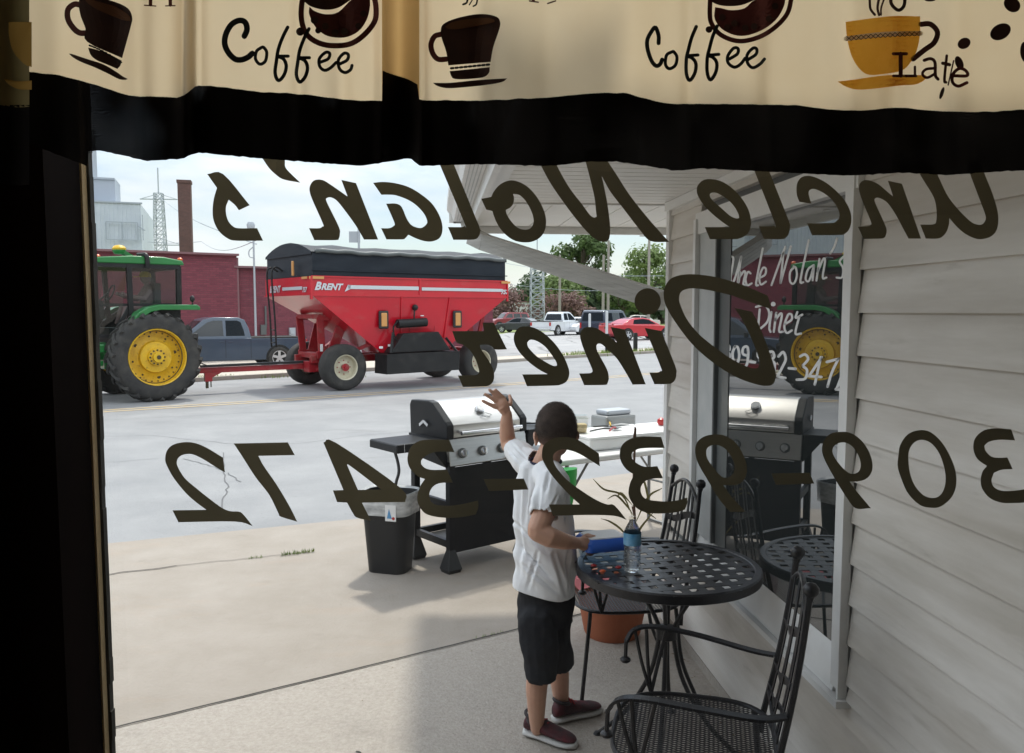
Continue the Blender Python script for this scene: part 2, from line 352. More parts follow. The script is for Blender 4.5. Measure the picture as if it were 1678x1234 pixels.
# jamb boards and stepped casing at the left
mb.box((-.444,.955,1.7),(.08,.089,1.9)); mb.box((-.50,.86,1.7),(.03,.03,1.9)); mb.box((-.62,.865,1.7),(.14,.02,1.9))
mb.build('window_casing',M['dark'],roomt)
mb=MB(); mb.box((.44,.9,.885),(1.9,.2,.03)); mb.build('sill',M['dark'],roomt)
mb=MB(); mb.box((XJ-.006,GY+.009,1.7),(.010,.013,1.7)); mb.build('stop_moulding',M['edgewood'],roomt)
random.seed(8); mb=MB(); zz=.9
while zz<2.4:
    h=random.uniform(.02,.06); mb.box((XJ-.001+random.uniform(-.0006,.0010),GY+.0215,zz+h/2),(.006,.011,h)); zz+=h
mb.build('gasket',M['rubber'],roomt)
# front window: pane and lettering
M['pane']=glassmat('window pane',1.45,tint=(.96,.975,.97))
_n=M['pane'].node_tree; _o=[q for q in _n.nodes if q.type=='OUTPUT_MATERIAL'][0]; _l=_o.inputs[0].links[0].from_socket; _d=_n.nodes.new('ShaderNodeBsdfTranslucent'); _d2=_n.nodes.new('ShaderNodeTexCoord'); _z=_n.nodes.new('ShaderNodeTexNoise'); _z.inputs['Scale'].default_value=3.2; _z.inputs['Detail'].default_value=9; _z.inputs['Roughness'].default_value=.7; _z.inputs['Distortion'].default_value=1.2; _r=_n.nodes.new('ShaderNodeMapRange'); _r.inputs[1].default_value=.42; _r.inputs[2].default_value=.75; _r.inputs[3].default_value=.0; _r.inputs[4].default_value=.007; _x=_n.nodes.new('ShaderNodeMixShader')   # a film of dust and smears on the pane
_n.links.new(_d2.outputs['Object'],_z.inputs[0]); _n.links.new(_z.outputs[0],_r.inputs[0]); _n.links.new(_r.outputs[0],_x.inputs[0]); _n.links.new(_l,_x.inputs[1]); _n.links.new(_d.outputs[0],_x.inputs[2]); _n.links.new(_x.outputs[0],_o.inputs[0])
fw_=thing('front_window','large front window pane with dark painted lettering seen reversed from inside','window',(0,GY,1.7))
mb=MB(); mb.box((.42,0,0),(1.66,.004,1.72)); mb.build('glass',M['pane'],fw_)
M['ink']=mat('painted lettering',(.13,.11,.07),.5,trans=.17,scale=5,col2=(.16,.135,.085),spec=.6)
_n=[0]
def gfn(px,py):
    p=aY(px,py,GY+.0035+.00012*_n[0]); return (p.x,p.y-GY,p.z-1.7)
def glyphs(name,items):
    mb=MB()
    for (ox,oy,s),outer,holes in items:
        _n[0]=(_n[0]+1)%6
        loops=[outline(outer,ox,oy,s)]+[outline(h,ox,oy,s) for h in holes]
        fillpoly(mb,loops,gfn)
    return mb.build(name,M['ink'],fw_)
R1=(330,250,4.195);R2=(700,250,4.195);R3=(1130,260,6.215);R4=(1380,260,5.631);R5=(740,440,4.794);R6=(1020,440,6.17);R7=(260,700,4.416);R8=(530,700,3.356);R9=(1010,690,4.935);R10=(1330,690,4.822)
circ=lambda x,y,r,n=20:[(x+r*math.cos(2*PI*i/n),y+r*math.sin(2*PI*i/n)) for i in range(n)]
glyphs('lettering',[
(R1,[(40,148),(150,148),(332,362),(258,397),(230,360),(188,325),(170,370),(170,420),(185,470),(215,505),(255,520),(383,520),(424,606),(240,606),(180,590),(120,540),(85,470),(77,400),(85,320),(107,243)],[]),
(R1,[(350,-60),(480,-80),(560,-10),(574,55),(576,95),(600,130),(680,207),(565,185),(510,150),(460,100),(400,10)],[]),
(R1,[(740,520),(810,520),(832,508),(836,490),(765,330),(745,270),(745,235),(760,205),(785,188),(830,188),(880,215),(1005,302),(962,188),(1063,210),(1215,598),(1118,598),(1060,500),(980,390),(930,330),(890,308),(862,312),(862,340),(945,510),(952,560),(945,590),(925,602),(776,602)],[]),
(R1,[(1180,208),(1250,202),(1330,210),(1420,235),(1500,280),(1580,345),(1630,420),(1655,490),(1655,550),(1635,590),(1590,610),(1540,610),(1480,592),(1423,565),(1400,590),(1380,597),(1272,597),(1235,520),(1290,520),(1320,505),(1326,480),(1270,352),(1330,350),(1365,362),(1385,390),(1410,450),(1440,495),(1480,515),(1515,517),(1545,495),(1552,470),(1530,420),(1480,365),(1420,325),(1340,295),(1290,290),(1237,290)],[]),
(R2,[(26,-60),(126,-60),(350,490),(364,540),(355,575),(320,598),(180,600),(143,512),(240,512),(256,502),(250,470)],[]),
(R2,[(372,318),(440,305),(460,265),(500,220),(560,193),(620,198),(690,235),(750,300),(795,380),(817,460),(810,530),(780,580),(730,610),(670,618),(600,605),(540,565),(490,505),(460,440),(448,402),(405,392)],[[(590,284),(630,290),(670,325),(705,380),(728,440),(730,485),(710,520),(670,530),(620,515),(575,470),(548,425),(540,395),(575,375),(593,345),(597,310)]]),
(R2,[(735,-10),(785,95),(850,215),(950,360),(1050,490),(1130,575),(1190,610),(1230,612),(1252,590),(1258,520),(1250,430),(1235,330),(1215,230),(1200,162),(1260,270),(1360,400),(1460,530),(1535,608),(1665,615),(1600,545),(1500,430),(1390,290),(1300,150),(1243,62),(1200,-20),(1070,-20),(1090,65),(1120,180),(1150,310),(1160,400),(1165,440),(1150,448),(1120,430),(1060,350),(990,260),(940,180),(895,95),(850,-10)],[]),
(R3,[(155,697),(408,697),(340,650),(240,570),(150,480),(95,400),(74,340),(78,285),(105,245),(150,215),(220,208),(320,230),(420,290),(520,390),(590,500),(622,600),(625,680),(600,750),(560,790),(500,815),(450,820),(207,820)],[[(205,370),(215,352),(250,345),(300,360),(380,410),(450,480),(495,560),(505,605),(470,608),(410,580),(330,510),(250,440),(215,400)]]),
(R3,[(622,25),(770,25),(1005,620),(1020,690),(1012,760),(985,800),(940,820),(757,818),(705,690),(830,690),(858,680),(865,650)],[]),
(R3,[(1197,660),(1440,655),(1490,640),(1520,605),(1525,560),(1505,500),(1450,420),(1380,360),(1300,318),(1250,308),(1220,325),(1212,355),(1225,410),(1243,460),(1118,440),(1095,380),(1088,310),(1100,240),(1140,190),(1200,175),(1280,190),(1390,245),(1500,335),(1590,440),(1640,550),(1648,640),(1625,720),(1580,765),(1520,778),(1247,780)],[]),
(R4,[(145,628),(235,625),(262,612),(268,590),(215,460),(165,330),(155,260),(170,220),(210,198),(270,205),(340,240),(400,290),(470,350),(422,203),(552,232),(728,738),(612,738),(560,640),(490,510),(420,410),(360,370),(320,360),(298,375),(310,420),(400,620),(410,680),(395,725),(360,738),(198,740)],[]),
(R4,[(720,608),(830,608),(865,595),(872,540),(868,450),(855,385),(820,310),(720,150),(650,20),(800,20),(880,150),(960,320),(1030,420),(1120,520),(1200,590),(1260,610),(1300,600),(1325,555),(1315,500),(1270,380),(1180,140),(1140,20),(1270,20),(1310,130),(1390,330),(1435,490),(1440,590),(1420,670),(1370,720),(1300,742),(1230,738),(1130,690),(1050,620),(990,548),(985,610),(965,670),(930,715),(880,738),(772,738)],[])])
glyphs('lettering',[
(R5,[(5,492),(255,492),(243,425),(330,425),(435,635),(342,637),(320,615),(280,598),(220,600),(235,640),(290,720),(325,790),(335,850),(322,895),(290,920),(240,927),(88,930),(50,840),(180,838),(213,825),(215,795),(190,720),(150,650),(100,605),(60,590),(35,575)],[]),
(R5,[(555,832),(755,830),(680,790),(590,720),(520,640),(490,570),(495,510),(530,465),(590,455),(660,470),(740,520),(820,600),(880,690),(915,770),(925,830),(905,885),(860,912),(800,920),(592,925)],[[(595,580),(620,560),(670,570),(730,610),(780,670),(820,730),(828,762),(800,765),(740,735),(670,690),(615,635),(597,605)]]),
(R5,[(1002,825),(1085,822),(1107,810),(1100,780),(1040,640),(1012,550),(1012,510),(1030,475),(1070,460),(1130,467),(1200,505),(1298,582),(1250,460),(1360,478),(1525,910),(1422,912),(1370,820),(1300,710),(1230,640),(1180,595),(1150,590),(1138,610),(1150,660),(1220,790),(1235,860),(1225,905),(1200,915),(1042,917)],[]),
(R6,[(225,600),(393,632),(535,990),(545,1060),(535,1120),(505,1155),(460,1168),(323,1170),(272,1052),(360,1050),(387,1035),(388,1000)],[]),
(R6,circ(255,333,133),[]),
(R6,[(1130,398),(1310,437),(1380,570),(1470,800),(1540,1010),(1550,1090),(1530,1160),(1480,1185),(1380,1178),(1200,1120),(1030,1030),(850,900),(700,760),(560,580),(460,420),(420,310),(425,200),(480,110),(570,70),(690,58),(850,70),(1000,100),(1200,160),(1470,275),(1510,415),(1300,342),(1100,272),(900,225),(740,202),(650,208),(590,240),(573,310),(590,380),(650,510),(760,650),(900,770),(1080,900),(1220,975),(1320,1010),(1370,1005),(1385,960),(1370,880),(1300,700),(1200,500)],[])])
glyphs('lettering',[
(R7,[(100,602),(345,598),(280,550),(200,480),(110,370),(60,280),(47,230),(60,170),(100,130),(170,110),(250,112),(340,145),(465,220),(480,328),(400,280),(320,230),(250,198),(200,195),(155,210),(132,245),(140,290),(190,370),(270,440),(370,520),(460,585),(520,608),(585,612),(620,640),(680,715),(550,683),(143,688)],[]),
(R7,[(543,118),(935,110),(985,202),(722,208),(760,280),(850,410),(940,560),(1003,684),(885,648),(865,620),(800,490),(700,360),(610,220)],[]),
(R8,[(0,85),(68,85),(425,335),(450,412),(212,415),(262,515),(185,498),(160,470),(130,415),(75,412),(52,348),(110,346)],[[(130,208),(150,215),(318,343),(190,345)]]),
(R8,[(720,137),(630,135),(575,150),(540,180),(538,205),(560,225),(600,235),(680,233),(712,305),(640,308),(600,330),(582,370),(590,410),(625,428),(700,432),(780,420),(850,403),(852,440),(838,480),(760,495),(660,498),(570,480),(530,440),(515,390),(530,330),(558,285),(520,270),(475,225),(462,170),(480,110),(530,75),(600,68),(692,70)],[]),
(R8,[(880,285),(1102,283),(1127,343),(910,352)],[]),
(R8,[(1240,425),(1410,425),(1350,370),(1260,270),(1210,190),(1202,140),(1215,95),(1260,65),(1320,55),(1400,70),(1515,145),(1520,215),(1440,165),(1380,135),(1320,122),(1280,135),(1262,165),(1280,220),(1340,290),(1420,350),(1500,400),(1560,425),(1600,430),(1668,510),(1600,488),(1460,483),(1262,488)],[]),
(R9,[(390,218),(280,217),(190,222),(135,250),(122,280),(140,320),(190,355),(240,370),(332,365),(378,463),(300,465),(235,485),(200,530),(200,580),(225,620),(280,640),(400,650),(500,640),(573,618),(575,660),(555,715),(480,738),(350,748),(240,740),(160,700),(110,630),(98,570),(115,490),(148,435),(80,390),(35,320),(28,250),(50,190),(110,145),(200,125),(362,128)],[]),
(R9,[(1045,733),(920,735),(830,630),(740,480),(660,340),(637,240),(655,170),(710,125),(790,108),(870,115),(950,160),(1010,240),(1050,340),(1052,430),(1020,490),(960,518),(865,518),(930,610)],[[(728,240),(745,210),(790,192),(840,200),(890,235),(935,300),(955,360),(950,410),(925,445),(880,458),(840,440),(780,370),(735,300)]]),
(R9,[(1253,425),(1562,417),(1600,505),(1290,517)],[]),
(R10,[(468,688),(350,690),(280,610),(180,450),(100,300),(82,220),(100,150),(150,100),(230,85),(310,95),(390,150),(450,235),(480,330),(475,400),(440,450),(380,475),(300,478),(360,560)],[[(165,240),(180,195),(230,170),(280,175),(335,215),(375,285),(388,350),(375,395),(340,415),(300,412),(250,375),(190,300)]]),
(R10,[(685,280),(700,190),(760,105),(850,72),(940,88),(1030,170),(1100,290),(1140,410),(1140,520),(1100,610),(1020,675),(940,685),(850,660),(760,570),(710,460),(680,360)],[[(765,270),(785,200),(830,158),(885,150),(950,180),(1010,260),(1050,380),(1058,480),(1035,560),(990,602),(930,605),(870,575),(810,500),(775,400)]]),
(R10,[(1607,153),(1480,148),(1400,165),(1365,195),(1375,235),(1420,280),(1480,290),(1547,288),(1588,380),(1500,385),(1440,410),(1422,470),(1440,520),(1500,550),(1600,550),(1700,535),(1800,505),(1800,600),(1700,640),(1600,648),(1500,645),(1410,610),(1350,540),(1335,470),(1350,400),(1385,355),(1310,300),(1278,220),(1290,140),(1350,80),(1440,58),(1577,65)],[])])

# wing of the diner at the right, clad in pale vinyl boards
M['vinyl']=mat('vinyl siding',(.48,.435,.38),.45,scale=1.7,col2=(.74,.71,.67),stretch=(1,.25,2.5),bump=.04,bscale=40)
stain(M['vinyl'],(.26,.225,.17),.8,.50,.72,.55,(1,.5,3),4); stain(M['vinyl'],(.20,.17,.13),9,.60,.74,.35,(1,.3,2),7)
M['trim']=mat('white trim',(.78,.78,.77),.45,scale=6,col2=(.68,.675,.66))
M['soffit']=mat('soffit panels',(.74,.725,.69),.55,scale=4,col2=(.80,.79,.76))
M['grey']=mat('grey casing',(.42,.44,.44),.5,scale=8,col2=(.50,.51,.505))
M['darkgrey']=mat('dark casing',(.10,.11,.11),.4)
W=1.255; Y0,Y1=1.02,4.39
wg=thing('diner_wing','wing of the diner clad in pale grey vinyl boards beside the small table','building',(W,0,0))
def bd(mb,ya,yb,z0,h=.127):
    for a,b in ((ya,yb),):
        vs=[(-.004,a,z0),(-.004,b,z0),(.012,b,z0+h),(.012,a,z0+h),(.03,a,z0),(.03,b,z0),(.03,b,z0+h),(.03,a,z0+h)]
        mb.add(vs,[(0,1,2,3),(4,7,6,5),(0,4,5,1),(0,3,7,4),(1,5,6,2),(3,2,6,7)])
mb=MB(); z0=1.715-13*.127
while z0<2.28:
    h=min(.127,2.30-z0)
    if z0+h<=.52 or z0>=2.12: bd(mb,Y0,Y1-.05,z0,h)
    elif z0<.52: bd(mb,Y0,Y1-.05,z0,.52-z0); 
    else: bd(mb,Y0,2.352,z0,h); bd(mb,3.87,Y1-.05,z0,h)
    if z0<.52<z0+h: bd(mb,Y0,2.352,.5201,h-(.52-z0)-.0001)
    z0+=.127
mb.build('siding',M['vinyl'],wg)
mb=MB(); mb.box((1.0,(Y0+Y1)/2,1.17),(1.94,Y1-Y0-.02,2.34)); mb.build('wall',M['darkgrey'],wg)
mb=MB(); mb.box((.005,Y1-.025,1.15),(.035,.055,2.3)); mb.box((.055,Y1+.003,1.15),(.07,.03,2.3)); mb.build('corner_trim',M['trim'],wg)
mb=MB(); mb.box((.02,(Y0+Y1)/2,.03),(.05,Y1-Y0,.06)); mb.build('foundation',M['concB'],wg)
mb=MB(); mb.box((-.008,(Y0+Y1)/2,2.275),(.03,Y1-Y0,.045)); mb.build('frieze',M['trim'],wg)
sw=thing('side_window','tall side window in the siding reflecting the tractor, with small white lettering','window',(W,0,0))
mb=MB(); mb.box((-.004,2.388,1.35),(.04,.045,1.6)); mb.box((-.012,2.361,1.345),(.03,.012,1.65)); mb.box((-.008,3.84,1.35),(.05,.035,1.6)); mb.box((-.004,3.1,2.13),(.036,1.52,.1)); mb.box((-.014,3.1,.512),(.05,1.52,.022))
mb.build('frame',M['trim'],sw)
mb=MB(); mb.add([(-.018,2.41,.525),(-.018,3.82,.525),(.012,3.82,.655),(.012,2.41,.655),(.03,2.41,.525),(.03,3.82,.525),(.03,3.82,.655),(.03,2.41,.655)],[(0,1,2,3),(0,4,5,1),(3,2,6,7),(0,3,7,4),(1,5,6,2),(4,7,6,5)]); mb.build('sill',M['trim'],sw)
mb=MB(); mb.box((.004,3.71,1.37),(.03,.215,1.42)); mb.build('panel',M['grey'],sw)
mb=MB(); mb.box((.016,3.53,1.37),(.012,.13,1.42)); mb.box((.006,3.602,1.37),(.025,.012,1.42)); mb.build('mullion',M['darkgrey'],sw)
M['mirror']=glassmat('side window glass',4.2,dark=(.025,.03,.03))
mb=MB(); mb.box((.016,2.94,1.37),(.006,1.08,1.43)); mb.build('glass',M['mirror'],sw)
M['white']=mat('white lettering',(.80,.80,.80),.6)
def sfn(px,py): 
    p=aX(px,py,W+.0126); return (p.x-W,p.y,p.z)
mb=MB(); S=(1170,380,4.409)
def st(w_,*ps):
    stroke(mb,ps,w_,sfn,*S,k=4)
for ps in [[(128,178),(140,200),(120,330),(128,362),(148,345),(197,178)],[(197,178),(175,330),(172,368)],[(178,365),(190,290)],[(183,330),(215,285),(226,300),(212,378),(232,384)],[(264,300),(245,290),(228,340),(240,385),(272,372)],[(352,120),(305,365),(318,386)],[(325,335),(368,310),(375,268),(352,262),(328,330),(338,380),(375,360)],[(415,385),(515,108)],[(502,150),(480,372)],[(480,372),(555,105)],[(580,255),(550,290),(550,360),(578,372),(598,320),(592,262),(575,250)],[(685,60),(625,345),(645,364)],[(720,240),(680,270),(662,340),(688,352),(722,245)],[(722,245),(712,350)],[(762,195),(740,352)],[(745,300),(788,198),(802,212),(785,330),(812,330)],[(888,48),(870,105),(842,155)],[(948,170),(908,212),(932,262),(925,328),(885,330)]]: st(15,*ps)
for ps in [[(330,560),(318,700)],[(303,542),(365,530),(398,580),(385,650),(325,708)],[(415,580),(400,690),(408,722)],[(450,585),(432,722)],[(440,640),(480,590),(490,610),(470,715),(496,722)],[(515,665),(560,635),(560,598),(535,600),(508,680),(525,730),(562,712)],[(602,580),(590,622),(638,598)],[(618,608),(595,690),(590,738),(628,735)]]: st(16,*ps)
fillpoly(mb,[outline(circ(428,522,17),*S)],sfn)
for ps in [[(80,825),(106,820),(112,850),(92,865)],[(92,865),(112,885),(104,925),(80,925)],[(150,830),(134,880),(145,945),(172,940),(182,890),(172,835),(152,828)],[(240,895),(208,880),(212,838),(240,830),(248,870)],[(248,870),(240,950),(222,978)],[(258,938),(296,942)],[(345,915),(318,900),(322,858),(345,848),(356,885)],[(356,885),(350,960),(335,995)],[(393,868),(425,868),(434,905),(408,925)],[(408,925),(438,950),(432,1010),(398,1035)],[(466,900),(500,868),(518,920),(492,980),(458,1045)],[(458,1045),(516,1056)],[(540,985),(590,990)],[(622,900),(658,885),(680,920),(640,968)],[(640,968),(672,1000),(658,1060),(598,1068)],[(778,905),(688,1040)],[(684,1042),(776,1048)],[(772,905),(728,1102)],[(815,940),(898,918)],[(898,918),(850,1020),(820,1118)],[(925,960),(945,950),(925,1030),(885,1138)],[(880,1138),(940,1142)]]: st(19,*ps)
mb.build('lettering',M['white'],sw)
# porch roof with ribbed soffit, gutter and the sloping downspout
pr=thing('porch_roof','white ribbed porch roof with gutter above the small table','porch roof',(0,0,0))
mb=MB(); yy=1.06
while yy<4.44:
    mb.add([(.25,yy,2.300),(1.26,yy,2.300),(1.26,yy+.088,2.300),(.25,yy+.088,2.300),(.25,yy+.094,2.308),(1.26,yy+.094,2.308),(1.26,yy+.1,2.300),(.25,yy+.1,2.300)],[(0,1,2,3),(3,2,5,4),(4,5,6,7)]); yy+=.1
xx=.25
while xx<3.2:
    mb.add([(xx,4.47,2.300),(xx+.19,4.47,2.300),(xx+.19,5.68,2.300),(xx,5.68,2.300),(xx+.196,4.47,2.312),(xx+.196,5.68,2.312),(xx+.2,4.47,2.3),(xx+.2,5.68,2.3)],[(0,1,2,3),(1,4,5,2),(4,6,7,5)]); xx+=.2
mb.build('soffit',M['soffit'],pr)
mb=MB(); mb.box((1.7,3.4,2.37),(2.95,4.65,.09)); mb.build('roof_deck',M['grey'],pr)
mb=MB(); mb.box((1.75,4.455,2.297),(3.0,.025,.014)); mb.box((1.75,5.70,2.30),(3.0,.03,.10)); mb.box((.235,3.38,2.30),(.03,4.6,.10)); mb.box((.29,3.0,2.294),(.06,3.2,.01)); mb.build('fascia',M['trim'],pr)
mb=MB(); prof=[(.085,2.47),(.085,2.42),(.115,2.375),(.13,2.33),(.218,2.33),(.218,2.47)]
mb.prism(prof,1.06,5.84,'Y'); prof2=[(5.717,2.47),(5.717,2.33),(5.80,2.33),(5.82,2.375),(5.85,2.42),(5.85,2.47)]; mb.prism(prof2,.1,3.2,'X'); mb.build('gutter',M['trim'],pr)
mb=MB(); 
for i in range(4): mb.box((.15+i*.017,3.4,2.328),(.004,4.7,.006))
mb.build('gutter_rib',M['grey'],pr)
ds=MB(); a=Vector((.23,5.62,2.33)); b=Vector((.25,5.58,2.22)); c=Vector((.33,5.47,2.17)); d_=Vector((1.235,4.42,1.775))
M['spout']=mat('weathered white metal',(.36,.35,.33),.5,scale=3,col2=(.50,.49,.47),stretch=(1,1,14))
for p,q in((a,b),(b,c),(c,d_)): ds.bar(p,q,.075,.105,up=(0,0,1))
dd=(d_-c).normalized(); sd_=dd.cross(Vector((0,0,1))).normalized(); uu=sd_.cross(dd)
for k in (-.035,-.012,.012,.035):
    for sg in (-1,1): ds.bar(c+uu*k+sd_*sg*.0385,d_+uu*k+sd_*sg*.0385,.004,.008)
dso=ds.build('downspout',M['spout']); tag(dso,'weathered white downspout sloping from the porch gutter to the wall corner','downspout')

# ================================================================ CURTAIN
M['cream']=mat('cream curtain cloth',(.80,.63,.40),.85,trans=.72,scale=3,col2=(.86,.72,.50))
M['amber']=mat('amber lining',(.60,.36,.13),.85,trans=.55,scale=4,col2=(.68,.44,.18))  # amber stands for light dimmed by the doubled cloth of the pleat
M['band']=mat('sheer black hem',(.008,.006,.006),.9,spec=.1)
_n=M['band'].node_tree; _w=_n.nodes.new('ShaderNodeTexWave'); _w.bands_direction='Z'; _w.inputs['Scale'].default_value=150; _w.inputs['Distortion'].default_value=14; _w.inputs['Detail'].default_value=1; _w.inputs['Detail Scale'].default_value=.6; _t=_n.nodes.new('ShaderNodeTexCoord'); _z=_n.nodes.new('ShaderNodeTexNoise'); _z.inputs['Scale'].default_value=7; _r=_n.nodes.new('ShaderNodeMapRange'); _r.inputs[1].default_value=.50; _r.inputs[2].default_value=.70; _r.inputs[3].default_value=0; _r.inputs[4].default_value=.035
_m=_n.nodes.new('ShaderNodeMath'); _m.operation='MULTIPLY'; _x=_n.nodes.new('ShaderNodeMixShader'); _tr=_n.nodes.new('ShaderNodeBsdfTransparent')   # loosely woven: specks of daylight come through the threads
_n.links.new(_t.outputs['Object'],_w.inputs[0]); _n.links.new(_t.outputs['Object'],_z.inputs[0]); _n.links.new(_z.outputs[0],_r.inputs[0]); _n.links.new(_r.outputs[0],_m.inputs[0]); _n.links.new(_w.outputs['Fac'],_m.inputs[1]); _n.links.new(_m.outputs[0],_x.inputs[0]); _n.links.new(_n.nodes['Principled BSDF'].outputs[0],_x.inputs[1]); _n.links.new(_tr.outputs[0],_x.inputs[2]); _n.links.new(_x.outputs[0],_n.nodes['Material Output'].inputs[0])
M['tbrown']=mat('brown thread',(.035,.010,.006),.8,scale=30,col2=(.06,.018,.008)); M['tblack']=mat('black thread',(.008,.009,.007),.8)
M['tred']=mat('maroon thread',(.085,.012,.010),.75,scale=25,col2=(.13,.02,.012)); M['tyel']=mat('mustard thread',(.80,.42,.05),.8,scale=30,col2=(.88,.50,.08),trans=.5)
M['tcof']=mat('coffee thread',(.14,.05,.015),.8); M['twh']=mat('white thread',(.75,.70,.60),.8,trans=.5)
def interp(L,x):
    if x<=L[0][0]: return L[0][1]
    for a,b in zip(L,L[1:]):
        if x<=b[0]: return a[1]+(b[1]-a[1])*(x-a[0])/(b[0]-a[0])
    return L[-1][1]
HEM=[(20,233),(45,235),(80,248),(143,272),(145,248),(165,247),(190,252),(240,264),(300,260),(322,250),(430,260),(590,272),(650,263),(672,259),(688,272),(790,269),(890,272),(925,270),(960,265),(1010,265),(1060,272),(1108,280),(1150,276),(1230,280),(1390,288),(1480,283),(1552,287),(1640,281),(1760,276)]
BOR=[(20,116),(45,118),(60,119),(100,124),(160,140),(210,157),(290,160),(305,155),(322,140),(345,141),(420,150),(500,155),(560,163),(610,166),(626,165),(627,115),(640,121),(660,127),(684,138),(687,162),(700,165),(790,165),(900,160),(970,153),(1020,152),(1060,162),(1090,170),(1200,171),(1300,172),(1370,181),(1420,181),(1470,176),(1530,182),(1600,184),(1760,176)]
def fold(px):
    f=.007*math.sin(px/83.)+.0022*math.sin(px/31.+1)+.0006*math.sin(px/11.+2)
    for c,wd,am in ((305,14,-.018),(322,12,.016),(225,22,-.012),(626,9,-.012),(655,26,.03),(690,9,-.012),(100,30,.01),(1050,40,.008),(1470,28,-.010),(1395,30,.008),(1560,24,.008),(900,26,-.006),(490,10,-.005),(560,16,.006),(1130,12,-.005),(785,18,.005),(1260,14,-.004)): f+=am*math.exp(-((px-c)/wd)**2)
    return f
def CP(px,py,off=0): 
    p=aY(px,py,.80+fold(px)*(1+ (py/300.)*.5)-off); return (p.x,p.y,p.z)
cur=thing('valance_curtain','wide cream valance with embroidered coffee cups and black hem across the window','curtain',(0,0,0))
xs=sorted(set(list(range(44,1764,6))+list(range(1764,2700,12))+[142,143,144,145,146,626,627,684,687]))
def curt(name,m,x0,x1,top,bot,rows,off=0):
    mb=MB(); X_=[x for x in xs if x0<=x<=x1]
    vs=[];fs=[]
    for i,x in enumerate(X_):
        t,b=top(x),bot(x)
        for j in range(rows+1): vs.append(CP(x,t+(b-t)*j/rows,off))
    for i in range(len(X_)-1):
        for j in range(rows): a=i*(rows+1)+j; fs.append((a,a+1,a+rows+2,a+rows+1))
    mb.add(vs,fs); return mb.build(name,m,cur,smooth='all')
rag=lambda x: 1.6*noise.noise(Vector((x*.05,0,0)))
bor=lambda x: interp(BOR,x)+rag(x)
curt('cloth',M['cream'],44,626,lambda x:-330,bor,20); curt('cloth',M['cream'],687,2700,lambda x:-330,bor,20); curt('shaded_pleat',M['amber'],626,687,lambda x:-330,bor,16)
curt('hem',M['band'],44,2700,lambda x:bor(x)-.3,lambda x:interp(HEM,x)+rag(x*2+50),8)
# embroidery
def emb(name,m,polys=(),strokes=(),reg=(0,0,1),off=.004):
    mb=MB(); fn=lambda px,py:CP(px,py,off)
    for i,p in enumerate(polys): fillpoly(mb,[outline(p,*reg,ang=60)],lambda px,py,i=i:CP(px,py,off+.0002*i),split=12)
    for i,(w_,*ps) in enumerate(strokes): stroke(mb,ps,w_,lambda px,py,i=i:CP(px,py,off+.0002*((i%5)+1)),*reg)
    return mb.build(name,m,cur)
E1=(90,0,6.99)
emb('embroidered_cup',M['tbrown'],[[(280,-60),(360,-80),(620,0),(760,50),(850,110),(885,200),(870,300),(770,665),(370,480),(350,330),(300,200),(275,80)],[(380,545),(480,570),(620,620),(765,695),(750,750),(715,790),(600,740),(480,690),(410,630)],[(160,615),(200,620),(350,670),(550,735),(700,820),(770,870),(835,905),(800,915),(730,905),(600,840),(450,770),(300,710),(210,660)]],[],E1)
emb('embroidered_coffee',M['tcof'],[[(350,-10),(500,20),(700,80),(840,170),(870,240),(780,230),(600,160),(450,90),(360,20)]],[],E1,.006)
emb('embroidered_handle',M['tred'],[],[(66,(285,55),(220,50),(150,110),(150,220),(210,320),(280,375),(355,380))],E1,.0035)
emb('embroidered_stitches',M['tblack'],[],[(20,(395+i*42,520+i*16+ (i*i)*.9),(425+i*42,530+i*16+(i*i)*.9)) for i in range(9)],E1,.005)
emb('embroidered_writing',M['tred'],[],[(14,(1025,60),(1155,70)),(40,(1095,-60),(1095,55)),(14,(1268,68),(1375,65)),(40,(1320,-60),(1322,58))],E1)
def coffee(reg,C,o,f,dx,dy,e,e2,w1,w2,cs=1):
    w1*=1.12; w2*=1.15
    emb('embroidered_writing',M['tblack'],[],[(w1,*C),(w2,*o),(w2+3,*f[0]),(w2,*f[1]),(w2+3,*[(x+dx,y+dy) for x,y in f[0]]),(w2,*[(x+dx,y+dy) for x,y in f[1]]),(w2,*e),(w2,*e2)],reg,.0065)
E2=(340,0,5.593)
coffee(E2,[(338,332),(362,270),(345,205),(290,188),(220,225),(170,310),(158,400),(190,480),(250,540),(310,548),(370,525),(410,490)],[(495,435),(450,470),(440,540),(480,588),(530,560),(543,480),(515,435),(495,435)],([(735,250),(690,340),(650,450),(632,560),(620,670),(650,738),(700,690),(722,610),(700,545),(650,518)],[(640,515),(740,515)]),195,14,[(1030,572),(1105,540),(1120,490),(1080,482),(1025,540),(1030,610),(1075,645),(1130,620),(1180,572)],[(1210,588),(1280,550),(1290,500),(1250,490),(1200,550),(1210,630),(1260,665),(1310,640),(1325,600)],48,26)
emb('embroidered_saucer',M['tred'],[[(935,60),(930,120),(960,200),(1010,270),(1100,330),(1250,345),(1380,290),(1460,180),(1490,50),(1480,-60),(1330,-10),(1200,110),(1080,130),(980,100)]],[(50,(880,-60),(860,80),(865,200),(905,310),(1000,385),(1130,418),(1300,405),(1430,325),(1530,200),(1545,80),(1525,-50))],E2,.0035)
emb('embroidered_cup',M['tbrown'],[[(870,0),(950,60),(1080,90),(1200,70),(1310,0),(1300,-60),(880,-60)]]+[circ(x,y,r,10) for x,y,r in ((980,185,34),(1015,280,28),(1080,240,32),(1170,300,34),(1255,290,34),(1385,240,30),(1430,125,30),(850,290,38))],[],E2,.0055)
E3=(680,0,6.855)
